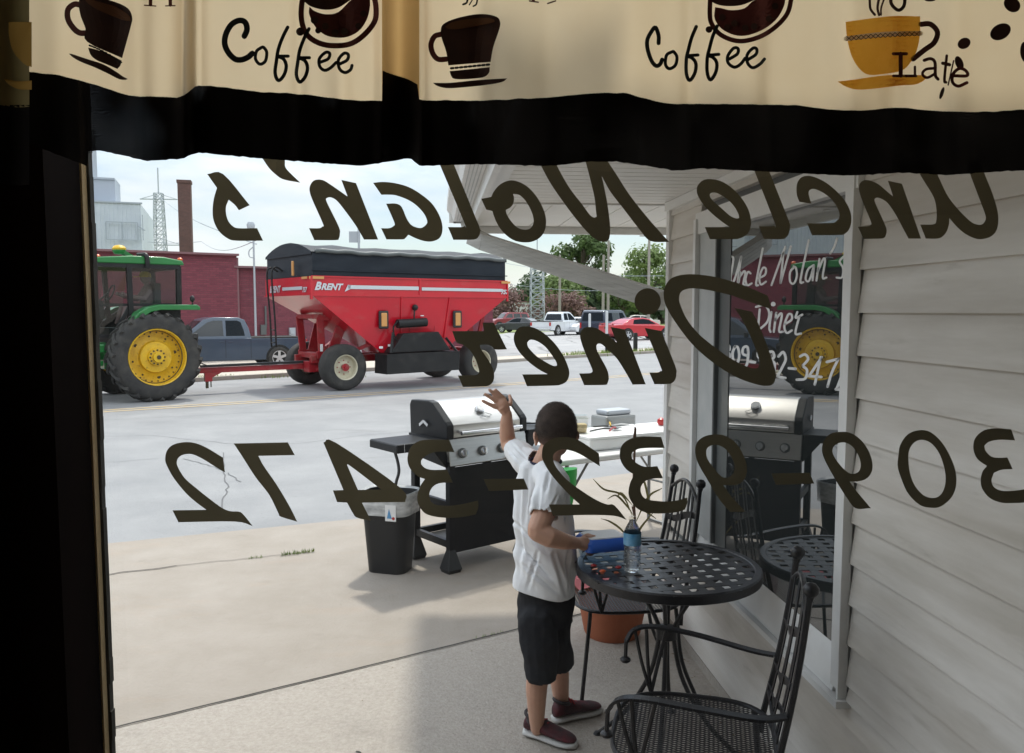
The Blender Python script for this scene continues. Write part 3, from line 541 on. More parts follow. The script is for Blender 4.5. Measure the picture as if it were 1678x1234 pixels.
emb('embroidered_cup',M['tbrown'],[[(290,340),(320,270),(450,210),(650,165),(800,160),(920,190),(955,240),(950,320),(880,530),(850,695),(375,735),(350,580),(300,430)],[(390,800),(840,755),(830,820),(760,870),(560,890),(440,885),(405,850)],[(200,930),(400,930),(700,900),(1035,880),(980,920),(800,955),(500,985),(350,990),(250,965)]],[],E3)
emb('embroidered_coffee',M['tcof'],[[(340,300),(420,250),(600,215),(800,200),(890,220),(880,250),(700,290),(500,325),(380,325)]],[],E3,.006)
emb('embroidered_handle',M['tred'],[],[(60,(290,385),(220,410),(180,500),(200,600),(260,665),(355,665))],E3,.0035)
emb('embroidered_stitches',M['tblack'],[],[(26,(405+i*50,768-i*5),(432+i*50,765-i*5)) for i in range(9)],E3,.005)
emb('embroidered_steam',M['tblack'],[],[(22,(600,-40),(580,30),(540,50)),(14,(655,-40),(640,5),(610,55)),(18,(705,-40),(690,45),(655,70))],E3,.005)
emb('embroidered_writing',M['tred'],[],[(16,(1285,10),(1385,25)),(34,(1330,-60),(1330,8)),(16,(1490,40),(1580,10))],E3)
E4=(1040,0,5.993)
coffee(E4,[(235,425),(235,350),(205,270),(165,310),(125,390),(125,470),(150,560),(180,620),(215,648),(250,630),(270,585)],[(370,508),(315,540),(302,630),(340,675),(400,640),(415,560),(385,510),(370,508)],([(605,262),(560,370),(530,480),(508,580),(508,720),(540,790),(590,720),(602,630),(570,575),(520,552)],[(515,548),(622,540)]),205,-6,[(930,580),(1008,530),(1015,478),(970,475),(915,550),(920,620),(980,660),(1040,630),(1085,572)],[(1110,588),(1190,535),(1198,482),(1160,475),(1105,540),(1110,620),(1160,665),(1230,630),(1275,580)],36,28)
emb('embroidered_saucer',M['tred'],[[(790,70),(785,180),(850,280),(980,345),(1120,345),(1280,280),(1400,180),(1470,50),(1480,-60),(1200,-10),(1080,80),(950,100),(850,80)]],[(46,(745,-60),(738,130),(755,230),(830,330),(950,390),(1080,402),(1250,352),(1400,250),(1500,130),(1535,0),(1535,-60))],E4,.0035)
emb('embroidered_cup',M['tbrown'],[[(745,0),(800,40),(900,60),(1050,50),(1200,-10),(1200,-60),(750,-60)]]+[circ(x,y,33,10) for x,y in ((860,170),(910,270),(980,230),(1085,275),(1175,260),(1320,185),(1380,60),(730,290))],[],E4,.0055)
E5=(1360,0,5.277)
emb('embroidered_cup',M['tyel'],[[(135,190),(350,160),(560,138),(780,142),(778,300),(750,440),(690,550),(620,610),(500,635),(345,648),(260,600),(190,490),(150,340)],[(65,705),(200,690),(500,650),(830,650),(820,690),(740,730),(600,740),(400,765),(240,775),(140,750)]],[],E5)
emb('embroidered_handle',M['tred'],[],[(46,(785,210),(870,210),(930,280),(900,370),(820,430),(720,510))],E5,.0035)
emb('embroidered_band',M['twh'],[],[(42,(140,335),(450,298),(785,288))],E5,.0055)
emb('embroidered_stitches',M['tblack'],[],[(6,(145+i*42,352-i*4.5+i*i*.12),(185+i*42,312-i*4.5+i*i*.12)) for i in range(15)]+[(6,(145+i*42,315-i*4.2+i*i*.12),(185+i*42,350-i*4.5+i*i*.12)) for i in range(15)],E5,.0065)
emb('embroidered_beans',M['tbrown'],[[(x+rx*math.cos(a*.5236)*math.cos(t)-ry*math.sin(a*.5236)*math.sin(t),y+rx*math.cos(a*.5236)*math.sin(t)+ry*math.sin(a*.5236)*math.cos(t)) for a in range(12)] for x,y,rx,ry,t in ((1575,40,75,62,.6),(1475,275,95,66,-.5),(1160,375,58,46,-.5),(865,-5,50,18,0),(968,805,55,16,-1.25),(1118,545,62,34,1.2),(1690,450,90,45,1.5))],[(22,(345,-60),(345,20),(352,80),(388,128)),(22,(435,-60),(412,60),(425,130)),(16,(490,-60),(445,60),(442,130)),(30,(530,-60),(530,30),(590,88),(640,50),(650,-40))],E5)
emb('embroidered_writing',M['tred'],[],[(28,(548,465),(662,465)),(36,(612,465),(612,655)),(24,(548,657),(745,657)),(22,(735,655),(735,578)),(28,(815,522),(870,508),(908,540),(912,650),(935,685)),(24,(905,590),(830,600),(800,640),(840,672),(905,640)),(24,(1010,482),(990,690),(1005,712)),(30,(975,547),(1035,560)),(13,(1070,525),(1022,735)),(28,(1065,655),(1185,655),(1175,612),(1120,592),(1065,640),(1060,710),(1110,745),(1185,715))],E5,.0072)
# second, unlit curtain panel at the far left
cur2=thing('curtain_panel','curtain panel with shade-darkened cloth hanging against the dark wall at the far left','curtain',(0,0,0))
M['dim']=mat('shaded curtain cloth',(.28,.22,.10),.9); M['dimy']=mat('shaded mustard thread',(.42,.24,.05),.9)  # cream and mustard painted dark for the missing backlight
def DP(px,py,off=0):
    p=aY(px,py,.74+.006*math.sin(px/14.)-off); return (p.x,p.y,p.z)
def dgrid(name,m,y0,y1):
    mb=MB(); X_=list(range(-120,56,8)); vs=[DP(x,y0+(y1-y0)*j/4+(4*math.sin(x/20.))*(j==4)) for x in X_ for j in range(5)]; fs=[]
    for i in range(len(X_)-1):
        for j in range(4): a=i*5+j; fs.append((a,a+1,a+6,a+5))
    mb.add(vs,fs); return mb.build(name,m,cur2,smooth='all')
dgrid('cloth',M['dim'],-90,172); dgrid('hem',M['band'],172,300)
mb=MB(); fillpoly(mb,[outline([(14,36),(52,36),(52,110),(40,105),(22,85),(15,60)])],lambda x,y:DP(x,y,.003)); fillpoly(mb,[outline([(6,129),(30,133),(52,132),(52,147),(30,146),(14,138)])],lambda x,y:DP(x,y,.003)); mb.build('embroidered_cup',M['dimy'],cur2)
# ================================================================ VEHICLES
M['tyre']=mat('tyre rubber',(.022,.022,.023),.85,scale=6,col2=(.05,.047,.043),bump=.2,bscale=40)
M['green']=mat('green tractor paint',(.008,.15,.028),.35,scale=2,col2=(.014,.19,.04),coat=.3)
M['tyellow']=mat('yellow rim paint',(.74,.46,.01),.45,scale=7,col2=(.58,.34,.015))
M['rimdark']=mat('dark rim brown',(.06,.045,.02),.8)
M['black']=mat('black enamel',(.010,.010,.011),.45,spec=.3,scale=5,col2=(.02,.02,.021))
M['blackp']=mat('black plastic',(.02,.021,.022),.5)
M['cartred']=mat('red wagon paint',(.60,.006,.022),.32,scale=1.5,col2=(.50,.006,.02),coat=.4)
M['cartred2']=mat('red frame paint',(.36,.008,.016),.45,scale=5,col2=(.26,.008,.014))
M['tarp']=mat('dark vinyl tarp',(.010,.014,.022),.6,spec=.25,scale=1.6,col2=(.022,.028,.038),bump=.25,bscale=3,stretch=(1,1,3))
M['silver']=mat('silver decal',(.62,.64,.68),.35,metal=.3); M['cream_rim']=mat('cream rim paint',(.62,.58,.44),.5,scale=12,col2=(.50,.46,.34))
M['amberl']=mat('amber lens',(.62,.30,.10),.35); M['orange']=mat('orange lens',(.75,.12,.02),.3); M['redl']=mat('red lens',(.45,.02,.02),.3)
stain(M['cartred'],(.33,.16,.13),1.6,.58,.76,.22,(1,1,2.5),3); stain(M['cartred2'],(.22,.13,.10),4,.52,.70,.6); stain(M['green'],(.12,.13,.07),3,.58,.74,.3); stain(M['tyre'],(.10,.09,.075),3.5,.52,.70,.5); stain(M['tyellow'],(.20,.12,.03),9,.58,.68,.7,(1,1,1),3); stain(M['black'],(.07,.06,.055),3,.55,.75,.5)
M['cabglass']=glassmat('cab glass',1.6,tint=(.62,.68,.66)); M['carglass']=glassmat('car glass',1.55,dark=(.02,.025,.03))
M['chrome']=mat('bright metal',(.65,.66,.68),.22,metal=.9); M['alloy']=mat('alloy wheel',(.55,.56,.58),.35,metal=.6)
M['shadowgap']=mat('black gap shade',(.008,.008,.008),.8)  # shade in door gaps, wheel arches and the open bed, painted black
def cyly(mb,c,r,w_,n=24,r2=None): return mb.tube([Vector(c)+Vector((0,-w_/2,0)),Vector(c)+Vector((0,w_/2,0))],[r,r if r2 is None else r2],n)
def tyre(name,parent,c,Ro,Ri,wd,lugs=0,sgn=-1):
    mb=MB(); h=wd/2; e=wd*.16
    mb.lathe([(Ri,-h*.75),(Ri+.02,-h*.9),((Ro+Ri)/2,-h),(Ro-e*.9,-h*.95),(Ro-e*.25,-h*.8),(Ro-.005,-h*.6),(Ro,0),(Ro-.005,h*.6),(Ro-e*.25,h*.8),(Ro-e*.9,h*.95),((Ro+Ri)/2,h),(Ri+.02,h*.9),(Ri,h*.75)],c,'Y',48)
    # open centre: drop the lathe caps
    mb.f=[f for f in mb.f if len(f)==4]
    if lugs:
        for i in range(lugs):
            for sd in(-1,1):
                t=2*PI*(i+(.5 if sd>0 else 0))/lugs; P=[]
                for k in range(5):
                    u=k/4; y=sd*h*(.05+.93*u); tt=t+.28*u*.8; rr=Ro+.012-(.0 if u<.8 else e*.5)
                    P.append(Vector(c)+Vector((rr*math.cos(tt),y,rr*math.sin(tt))))
                mb.tube(P,[.034,.034,.034,.034,.05],4,up=None)
    return mb.build(name,M['tyre'],parent,smooth=True)
def car_wheel(parent,c,Ro,wd,side=-1,rimm=None,spokes=5,ratio=.64):
    wl=thing('wheel',None,None,c); wl.parent=parent
    tyre('tyre',wl,(0,0,0),Ro,Ro*ratio,wd)
    mb=MB(); y=side*wd*.34; Ri=Ro*ratio
    mb.lathe([(Ri*1.02,y+side*.02),(Ri*.93,y+side*.02),(Ri*.9,y-side*.03),(Ri*.9,0)],(0,0,0),'Y',24); mb.f=[f for f in mb.f if len(f)==4]
    for i in range(spokes):
        t=2*PI*i/spokes+.3; a=Vector((math.cos(t)*Ri*.12,y,math.sin(t)*Ri*.12)); b=Vector((math.cos(t)*Ri*.96,y+side*.01,math.sin(t)*Ri*.96)); mb.bar(a,b,.02,Ri*.36,up=(math.cos(t+PI/2),0,math.sin(t+PI/2)))
    cyly(mb,(0,y,0),Ri*.25,.05,12); mb.build('rim',rimm or M['alloy'],wl,smooth=True)
    mb=MB(); cyly(mb,(0,y-side*.05,0),Ri*.92,.02,20); mb.build('brake_disc',M['shadowgap'],wl)
    return wl
# ---- tractor
A=R(37); tc=Vector((-5.97,17.14,0))
tr=thing('tractor','green farm tractor with a cab and big yellow rimmed wheels towing the red wagon','tractor',tc,A)
def tractor_wheel(side):
    wl=thing('rear_wheel',None,None,(0,side*1.0,.845)); wl.parent=tr
    tyre('tyre',wl,(0,0,0),.825,.535,.46,22)
    mb=MB(); s=side
    mb.lathe([(.545,s*.19),(.54,s*.205),(.52,s*.195),(.51,s*.08),(.50,s*.06),(.49,s*-.02),(.40,s*-.03),(.31,s*.02),(.29,s*.09),(.17,s*.10),(.16,s*.16),(.10,s*.17),(.095,s*.24),(.0001,s*.245)],(0,0,0),'Y',40,cap0=False); mb.build('rim',M['tyellow'],wl,smooth=True)
    mb=MB()
    for k in range(8):
        t=k*PI/4+.2; 
        cyly(mb,(math.cos(t)*.40,s*-.028,math.sin(t)*.40),.034 if k%3==0 else .020,.012,8)
    for k in range(12): t=k*PI/6; cyly(mb,(math.cos(t)*.135,s*.165,math.sin(t)*.135),.017,.03,6)
    for k in range(26):
        t=k*PI/13; q=Vector((math.cos(t)*.47,s*-.015,math.sin(t)*.47)); cyly(mb,q,.015,.012,6)
    mb.tube([(math.cos(2*PI*k/40)*.505,s*.065,math.sin(2*PI*k/40)*.505) for k in range(40)],.013,6,closed=True)  # dark ring set in the rim groove
    cyly(mb,(0,s*.248,0),.04,.02,10); mb.build('bolts',M['rimdark'],wl)
tractor_wheel(-1); tractor_wheel(1)
for s in(-1,1):
    wl=thing('front_wheel',None,None,(-2.6,s*.85,.58)); wl.parent=tr
    tyre('tyre',wl,(0,0,0),.56,.34,.34,16); mb=MB(); mb.lathe([(.35,s*.14),(.33,s*.12),(.32,s*.02),(.15,s*.03),(.14,s*.10),(.001,s*.11)],(0,0,0),'Y',28,cap0=False); mb.build('rim',M['tyellow'],wl,smooth=True)
mb=MB(); mb.box((-.2,0,.85),(1.0,.6,.5)); mb.box((-1.6,0,.95),(2.4,.5,.34)); cyly(mb,(0,0,.845),.12,1.8,16); cyly(mb,(-2.6,0,.58),.07,1.5,12); mb.box((-1.05,-.62,1.02),(.5,.26,.16)); mb.box((-1.0,-.62,.74),(.34,.2,.10)); mb.box((-1.05,.62,1.02),(.5,.26,.16)); mb.box((-1.35,-.5,1.0),(.5,.3,.34)); mb.box((-1.5,-.42,.78),(.6,.18,.3)); mb.build('chassis',M['green'],tr,bevel=.02)
mb=MB(); mb.prism([(-3.15,1.15),(-3.15,1.62),(-3.05,1.72),(-1.0,1.80),(-.98,1.15)],-.34,.34); mb.build('hood',M['green'],tr,bevel=.04)
mb=MB(); mb.box((-2.1,0,1.50),(2.14,.70,.05)); mb.build('hood_stripe',M['tyellow'],tr)
mb=MB(); mb.box((-3.16,0,1.35),(.04,.56,.55)); mb.build('grille',M['black'],tr); mb=MB(); mb.cyl((-2.2,0,1.7),(-2.2,0,2.3),.05); mb.build('exhaust_pipe',M['black'],tr)
# cab
def cabpost(mb,a,b,w_=.06): mb.bar(a,b,w_,w_)
cab=thing('cab',None,None); cab.parent=tr
xb0,xb1,xt0,xt1=-.98,.62,-.90,.60; yb,yt=.66,.78
mb=MB()
for s in(-1,1):
    cabpost(mb,(xb0,s*.62,1.30),(xb0,s*.64,1.80)); cabpost(mb,(xb0,s*.64,1.80),(xt0,s*.72,2.60),.07); cabpost(mb,(xb1,s*yb,1.80),(xt1,s*.74,2.60),.09); cabpost(mb,(-.30,s*.70,1.40),(-.34,s*.76,2.60),.085)
    mb.bar((xb0,s*.66,1.84),(xb1,s*.68,1.84),.06,.05); mb.bar((xt0,s*.75,2.58),(xt1,s*.76,2.58),.08,.08); mb.bar((xb0,s*.64,1.25),(-.45,s*.66,1.25),.05,.06); mb.bar((-.30,s*.68,1.84),(-.66,s*.66,1.2),.05,.07)
mb.bar((xt0,-.75,2.58),(xt0,.75,2.58),.07,.08); mb.bar((xt1,-.75,2.58),(xt1,.75,2.58),.07,.08); mb.bar((xb1,-.66,1.84),(xb1,.66,1.84),.06,.06); mb.bar((xb0,-.64,1.80),(xb0,.64,1.80),.06,.1)
mb.bar((xb0,-.6,1.8),(xt0,-.7,2.55),.02,.02); mb.build('frame',M['black'],cab)
mb=MB(); mb.add([(xb0,-.655,1.27),(-.55,-.675,1.27),(-.33,-.745,2.56),(xt0,-.735,2.56)],[(0,1,2,3)]); mb.add([(-.28,-.70,1.86),(xb1,-.68,1.86),(xt1,-.755,2.56),(-.32,-.765,2.56)],[(0,1,2,3)]); mb.add([(xb0,.655,1.27),(-.55,.675,1.27),(-.33,.745,2.56),(xt0,.735,2.56)],[(0,1,2,3)]); mb.add([(-.28,.70,1.86),(xb1,.68,1.86),(xt1,.755,2.56),(-.32,.765,2.56)],[(0,1,2,3)])
mb.add([(xb0,-.64,1.84),(xb0,.64,1.84),(xt0,.72,2.56),(xt0,-.72,2.56)],[(0,1,2,3)]); mb.add([(xb1,-.66,1.86),(xb1,.66,1.86),(xt1,.74,2.56),(xt1,-.74,2.56)],[(0,1,2,3)]); mb.build('window',M['cabglass'],cab)
mb=MB(); mb.prism([(-1.02,2.615),(-1.0,2.66),(-.90,2.72),(-.3,2.765),(.3,2.765),(.66,2.71),(.70,2.62)],-.82,.82); mb.build('roof',M['green'],cab,bevel=.04,smooth=True)
mb=MB(); mb.box((-.1,0,1.25),(1.1,1.0,.30)); mb.box((.32,0,1.75),(.45,1.0,.25)); mb.box((.18,.02,1.62),(.46,.46,.16)); mb.box((.38,.02,1.98),(.12,.44,.60)); mb.box((-.75,0,1.75),(.22,.4,.35)); mb.bar((-.7,0,1.9),(-.48,0,2.08),.03,.03); mb.tube([(-.45+.06*math.sin(a*.6),.17*math.cos(a*.6),2.08+.15*math.sin(a*.6)) for a in range(11)],.014,6); mb.build('seat',M['blackp'],cab)
mb=MB(); mb.bar((-.16,-.35,2.76),(-.36,-.45,2.86),.09,.08); cyly(mb,(-.16,-.35,2.77),.05,.04); mb.lathe([(.001,2.80),(.09,2.81),(.12,2.86),(.12,2.89),(.001,2.90)],(-.40,-.45,0),'Z',20); mb.build('antenna_arm',M['green'],cab,smooth=True)
mb=MB(); mb.lathe([(.12,2.89),(.125,2.92),(.09,2.965),(.001,2.985)],(-.40,-.45,0),'Z',20); mb.build('antenna_dome',M['tyellow'],cab,smooth=True)
mb=MB(); mb.tube(spline([(-.02,-.84,2.55),(-.02,-.85,2.68),(-.04,-.82,2.79),(-.1,-.6,2.80)],4),.045,8); mb.build('intake',M['black'],cab,smooth=True)
for x,y in((-.86,-.70),(.64,-.74)): mb=MB(); mb.ball((x,y,2.735),.052,10,(1,1,.75)); mb.build('marker_lamp',M['orange'],cab,smooth=True)
for s in(-1,1):
    mb=MB(); mb.prism([(-.42,1.52),(-.30,1.70),(-.12,1.80),(.1,1.845),(.80,1.845),(.86,1.80),(.86,1.74),(.78,1.745),(.1,1.74),(-.08,1.70),(-.24,1.60),(-.36,1.5)],min(s*.80,s*1.14),max(s*.80,s*1.14)); mb.build('fender',M['green'],tr,bevel=.015)
    mb=MB(); mb.prism([(-.62,1.15),(-.42,1.52),(-.1,1.74),(.6,1.76),(.6,1.2)],min(s*.66,s*.80),max(s*.66,s*.80)); mb.build('inner_fender',M['black'],tr)
mb=MB(); mb.bar((.74,-1.05,1.84),(.74,-1.05,1.90),.02,.02); mb.ball((.74,-1.05,1.96),.065,10,(.7,1,1)); mb.build('tail_lamp',M['black'],tr,smooth=True)
mb=MB(); mb.box((.55,0,.55),(.7,.12,.08)); mb.box((.35,-.35,.75),(.5,.05,.05)); mb.box((.35,.35,.75),(.5,.05,.05)); mb.build('drawbar',M['black'],tr)

# ---- red grain wagon
A2=R(32); cc=Vector((-.92,19.96,0))
gw=thing('grain_wagon','red gravity wagon with black tarp top, silver stripe and lettering behind the tractor','grain wagon',cc,A2)
xa,xb_,hw=-2.72,2.34,1.28; zt,zf,zr=2.44,2.06,2.93
mb=MB(); mb.add([(xa,-hw,zf),(xb_,-hw,zf),(xb_,hw,zf),(xa,hw,zf),(xa,-hw,zt),(xb_,-hw,zt),(xb_,hw,zt),(xa,hw,zt)],[(0,1,5,4),(1,2,6,5),(2,3,7,6),(3,0,4,7)]); mb.build('box',M['cartred'],gw)
b0,b1,bz=-1.02,.78,.80
mb=MB(); mb.add([(xa,-hw,zf),(xb_,-hw,zf),(xb_,hw,zf),(xa,hw,zf),(b0,-1.08,bz),(b1,-1.08,bz+.1),(b1,-.35,bz+.1),(b0,-.35,bz)],[(0,4,5,1),(1,5,6,2),(2,6,7,3),(3,7,4,0),(4,7,6,5)]); mb.build('hopper',M['cartred'],gw)
mb=MB(); mb.bar((xa,-hw-.01,zf),(xb_,-hw-.01,zf),.02,.05); mb.bar((xa,-hw-.012,zt),(xb_,-hw-.012,zt),.03,.03); mb.bar((xa-.01,-hw,zf),(xa-.01,hw,zf),.05,.02)
for x in(-.60,.68): mb.bar((x,-hw-.005,zf),(x*.9,-1.13,1.1),.03,.04,up=(0,1,0))
mb.bar((-.12,-hw-.012,zf),(-.12,-hw-.012,zt),.05,.02,up=(0,1,0)); mb.bar((xa-.005,-hw-.005,zf-.1),(xa-.005,-hw-.005,zt),.05,.05); mb.bar((xb_+.005,-hw-.005,zf-.1),(xb_+.005,-hw-.005,zt),.04,.04); mb.build('ribs',M['cartred'],gw)
mb=MB(); inn=.04
mb.add([(xa+inn,-hw+.02,zt+.01),(xb_-inn,-hw+.02,zt+.01),(xb_-inn,hw-.02,zt+.01),(xa+inn,hw-.02,zt+.01),(xa+inn,-hw+.02,zr),(xb_-inn,-hw+.02,zr),(xb_-inn,hw-.02,zr),(xa+inn,hw-.02,zr)],[(0,1,5,4),(1,2,6,5),(2,3,7,6),(3,0,4,7)])
mb.bar((xa,-hw-.0,zt+.13),(xb_,-hw-.0,zt+.13),.03,.02); mb.build('side_board',M['tarp'],gw)
mb=MB(); nx=26; ny=12; vs=[];fs=[]
for i in range(nx+1):
    for j in range(ny+1):
        u=i/nx; y=-hw+.0+2*hw*j/ny; bow=.24*(1-(y/hw)**2); sag=.035*abs(math.sin(u*PI*5))*(1-(y/hw)**2)+ .02*noise.noise(Vector((u*9,y*2,0))); vs.append((xa+inn-.03+(xb_-xa-2*inn+.06)*u,y,zr+.02+bow-sag*.9))
for i in range(nx):
    for j in range(ny): a=i*(ny+1)+j; fs.append((a,a+1,a+ny+2,a+ny+1))
mb.add(vs,fs)
for x in(xa+inn-.03,xb_-inn+.03):
    P=[(x,-hw+2*hw*j/ny,zr+.02+.24*(1-((-hw+2*hw*j/ny)/hw)**2)) for j in range(ny+1)]; n=len(P); mb.add(P+[(x,hw,zr-.03),(x,-hw,zr-.03)],[tuple(range(n+2))])
mb.build('tarp',M['tarp'],gw,smooth='all')
mb=MB(); P=[(xa+.1+(xb_-xa-.15)*i/30,-hw-.01,zr+.03+.012*math.sin(i*1.7)+.01*math.sin(i*.6)) for i in range(31)]; mb.tube(P,.045,8); mb.build('roll_tube',M['darkgrey'],gw,smooth='all')
# decals
mb=MB(); 
def nearq(mb,x0,x1,z0_,z1_,y=-hw-.018,tap=0): mb.add([(x0,y,z0_+tap),(x1,y,z0_),(x1,y,z1_),(x0,y,z1_-tap)],[(0,1,2,3)])
def txt(s,size,shear=.35):
    cu=bpy.data.curves.new('t','FONT'); cu.body=s; cu.size=size; cu.shear=shear; cu.offset=size*.045; cu.extrude=0; cu.resolution_u=3
    o=bpy.data.objects.new('t',cu); COL.objects.link(o); dg=bpy.context.evaluated_depsgraph_get(); dg.update(); me=bpy.data.meshes.new_from_object(o.evaluated_get(dg)); vs=[v.co.copy() for v in me.vertices]; fs=[tuple(p.vertices) for p in me.polygons]; bpy.data.objects.remove(o); return vs,fs
vs,fs=txt('B',.225); mb.add([(-2.66+v.x,-hw-.02,2.165+v.y) for v in vs],fs)
vs,fs=txt('RENT',.18); mb.add([(-2.515+v.x*1.02,-hw-.02,2.168+v.y) for v in vs],fs)
nearq(mb,-1.90,-.16,2.19,2.27); mb.add([(-1.98,-hw-.018,2.13),(-1.84,-hw-.018,2.19),(-1.84,-hw-.018,2.27),(-1.90,-hw-.018,2.28)],[(0,1,2,3)]); nearq(mb,-.08,2.2,2.185,2.255)
vs,fs=txt('757',.14); mb.add([(2.14+v.x,-hw-.021,2.135+v.y) for v in vs],fs)
vs,fs=txt('BRENT',.2); mb.add([(xa-.02,.98-v.x*1.0,2.14+v.y) for v in vs],fs); mb.add([(xa-.018,.24,2.17),(xa-.018,-.85,2.17),(xa-.018,-.85,2.24),(xa-.018,.24,2.24)],[(0,1,2,3)])
vs,fs=txt('757',.14); mb.add([(xa-.02,-.86-v.x,2.12+v.y) for v in vs],fs); mb.build('lettering',M['silver'],gw)
for x0,x1 in((-2.78,-2.45),(2.15,2.42)): mb=MB(); nearq(mb,x0,x1,zt-.055,zt+.0,-hw-.03); mb.build('reflector',M['amberl'],gw)
mb=MB(); mb.add([(xa-.03,-.85,zt-.05),(xa-.03,-1.15,zt-.05),(xa-.03,-1.15,zt),(xa-.03,-.85,zt)],[(0,1,2,3)]); mb.build('reflector',M['amberl'],gw)
for x in(-1.04,.90):
    lp=thing('side_lamp',None,None,(x,-hw+.02,1.53)); lp.parent=gw
    mb=MB(); mb.box((0,0,0),(.24,.06,.40)); mb.build('housing',M['blackp'],lp,bevel=.07,seg=3); mb=MB(); mb.box((0,-.03,0),(.14,.03,.30)); mb.build('lens',M['amberl'],lp,bevel=.03)
lp=MB(); lp.box((xa-.05,-.45,2.63),(.05,.07,.32)); lp.build('lens',M['amberl'],gw,bevel=.02)
# discharge chute, hydraulics
mb=MB(); mb.prism([(-1.12,.34),(.78,.36),(.80,.80),(-1.10,.78)],-1.52,-.95); mb.prism([(-.95,.80),(-.62,1.22),(.30,1.25),(.62,.82)],-1.40,-1.0); mb.build('discharge_chute',M['black'],gw,bevel=.015)
mb=MB(); mb.tube([(-.72,-1.30,1.44),(.02,-1.30,1.47)],.10,12); mb.build('hydraulic_tank',M['black'],gw,smooth=True); mb=MB(); mb.tube(spline([(-.72,-1.32,1.5),(-.82,-1.3,1.35),(-.75,-1.28,1.1),(-.55,-1.35,.9)],4),.018,6); mb.tube(spline([(-.3,-1.32,1.55),(-.28,-1.3,1.72),(-.24,-1.26,1.78)],4),.018,6); mb.build('hydraulic_hose',M['black'],gw,smooth=True); mb=MB(); mb.ball((-.25,-1.28,1.80),.075,8); mb.build('hydraulic_motor',M['black'],gw,smooth=True); mb=MB(); mb.bar((-.85,-1.34,1.25),(-.95,-1.42,.8),.05,.05); mb.build('brace',M['black'],gw); mb=MB(); mb.bar((.62,-1.2,1.1),(.78,-1.42,.78),.05,.05); mb.build('brace',M['black'],gw)
mb=MB(); mb.tube([(.0+.34*math.cos(a*.3),-1.16,1.37+.34*math.sin(a*.3)) for a in range(21)],.006,4,closed=True); mb.build('hand_wheel',M['cartred2'],gw)
mb=MB()
pass
for c_,d_2 in (((-1.08,-1.2,.92),(.09,.01,.05)),((-.02,-1.2,1.63),(.09,.01,.05)),((-.86,-1.2,.96),(.09,.01,.05)),((-2.19,-.545,.92),(.06,.02,.16)),((-1.97,-.545,.90),(.06,.02,.14))): mb=MB(); mb.box(c_,d_2); mb.build('warning_sticker',M['white'],gw)
# frame, legs, axles
mb=MB()
for s in(-1,1):
    mb.box((-.1,s*.42,.66),(4.6,.10,.16))
    # corner supports: front pair of splayed plates, rear pair
    for (a,b,w_) in (((-2.22,s*.56,1.60),(-2.16,s*.50,.70),.16),((-1.72,s*.62,1.45),(-1.98,s*.50,.70),.22),((1.55,s*.80,1.70),(1.80,s*.55,.70),.14),((2.0,s*.8,1.78),(1.90,s*.55,.70),.10)): mb.bar(a,b,w_,.05,up=(0,1,0))
    mb.bar((-2.26,s*.58,1.58),(-1.62,s*.66,1.58),.05,.12); mb.bar((-2.28,s*.50,.76),(-1.85,s*.50,.76),.06,.16); mb.bar((1.5,s*.8,1.72),(2.1,s*.8,1.72),.05,.08)
    mb.bar((-1.9,s*.6,.66),(-1.2,s*.95,1.0),.08,.08)
mb.bar((-2.24,-.6,1.60),(-2.24,.6,1.60),.08,.1); mb.bar((-2.15,-.52,.74),(-2.15,.52,.74),.26,.12); mb.bar((2.0,-.62,.74),(2.0,.62,.74),.2,.12)
for x in(-1.88,1.70): mb.bar((x,-.95,.50),(x,.95,.50),.11,.11)
mb.box((-2.25,-.25,.5),(.35,.3,.24)); mb.box((-2.15,.35,.5),(.3,.25,.2)); mb.bar((-2.3,-.5,.45),(-1.95,-.6,.45),.05,.06); mb.build('running_gear',M['cartred2'],gw,bevel=.008)
mb=MB(); mb.bar((-2.3,0,.50),(-4.95,.16,.48),.13,.11); mb.prism([(-4.55,.44),(-4.55,.26),(-4.40,.26),(-4.40,.34),(-4.2,.44)],-.04,.04); mb.bar((-4.95,.16,.48),(-5.25,.2,.5),.08,.05); mb.build('tongue',M['cartred2'],gw)
mb=MB(); mb.bar((-2.2,-.05,.60),(-4.6,.08,.575),.12,.05); mb.bar((-4.5,0,.60),(-4.8,0,.72),.02,.02); mb.build('hose_channel',M['black'],gw)
mb=MB(); mb.bar((-4.50,0,.3),(-4.50,0,.12),.05,.05); mb.bar((-4.42,0,.3),(-4.42,0,.14),.02,.02); mb.build('jack_stand',M['rimdark'],gw)
mb=MB()
for y in(.30,.58):
    mb.tube(spline([(xa+.02,y,2.60),(xa-.12,y,2.68),(xa-.22,y,2.60),(xa-.22,y,2.2),(xa-.18,y,1.6),(xa-.16,y,.92)],5),.022,6)
for z in(1.02,1.30): mb.tube([(xa-.17,.30,z),(xa-.17,.58,z)],.014,6)
mb.build('ladder',M['black'],gw,smooth='all')
for x in(-1.88,1.70):
    for s in(-1,1):
        wl=thing('wheel',None,None,(x,s*.93,.505)); wl.parent=gw
        tyre('tyre',wl,(0,0,0),.505,.27,.42)
        mb=MB(); mb.lathe([(.285,s*.16),(.275,s*.18),(.255,s*.17),(.24,s*.05),(.17,s*.045),(.10,s*.06),(.001,s*.06)],(0,0,0),'Y',28,cap0=False); mb.build('rim',M['cream_rim'],wl,smooth=True)
        mb=MB(); cyly(mb,(0,s*.10,0),.085,.12,14,.06); cyly(mb,(0,s*.17,0),.035,.03,10)
        for k in range(8): t=k*PI/4; cyly(mb,(math.cos(t)*.15,s*.05,math.sin(t)*.15),.013,.03,6)
        mb.build('hub',M['cartred2'],wl,smooth=True)

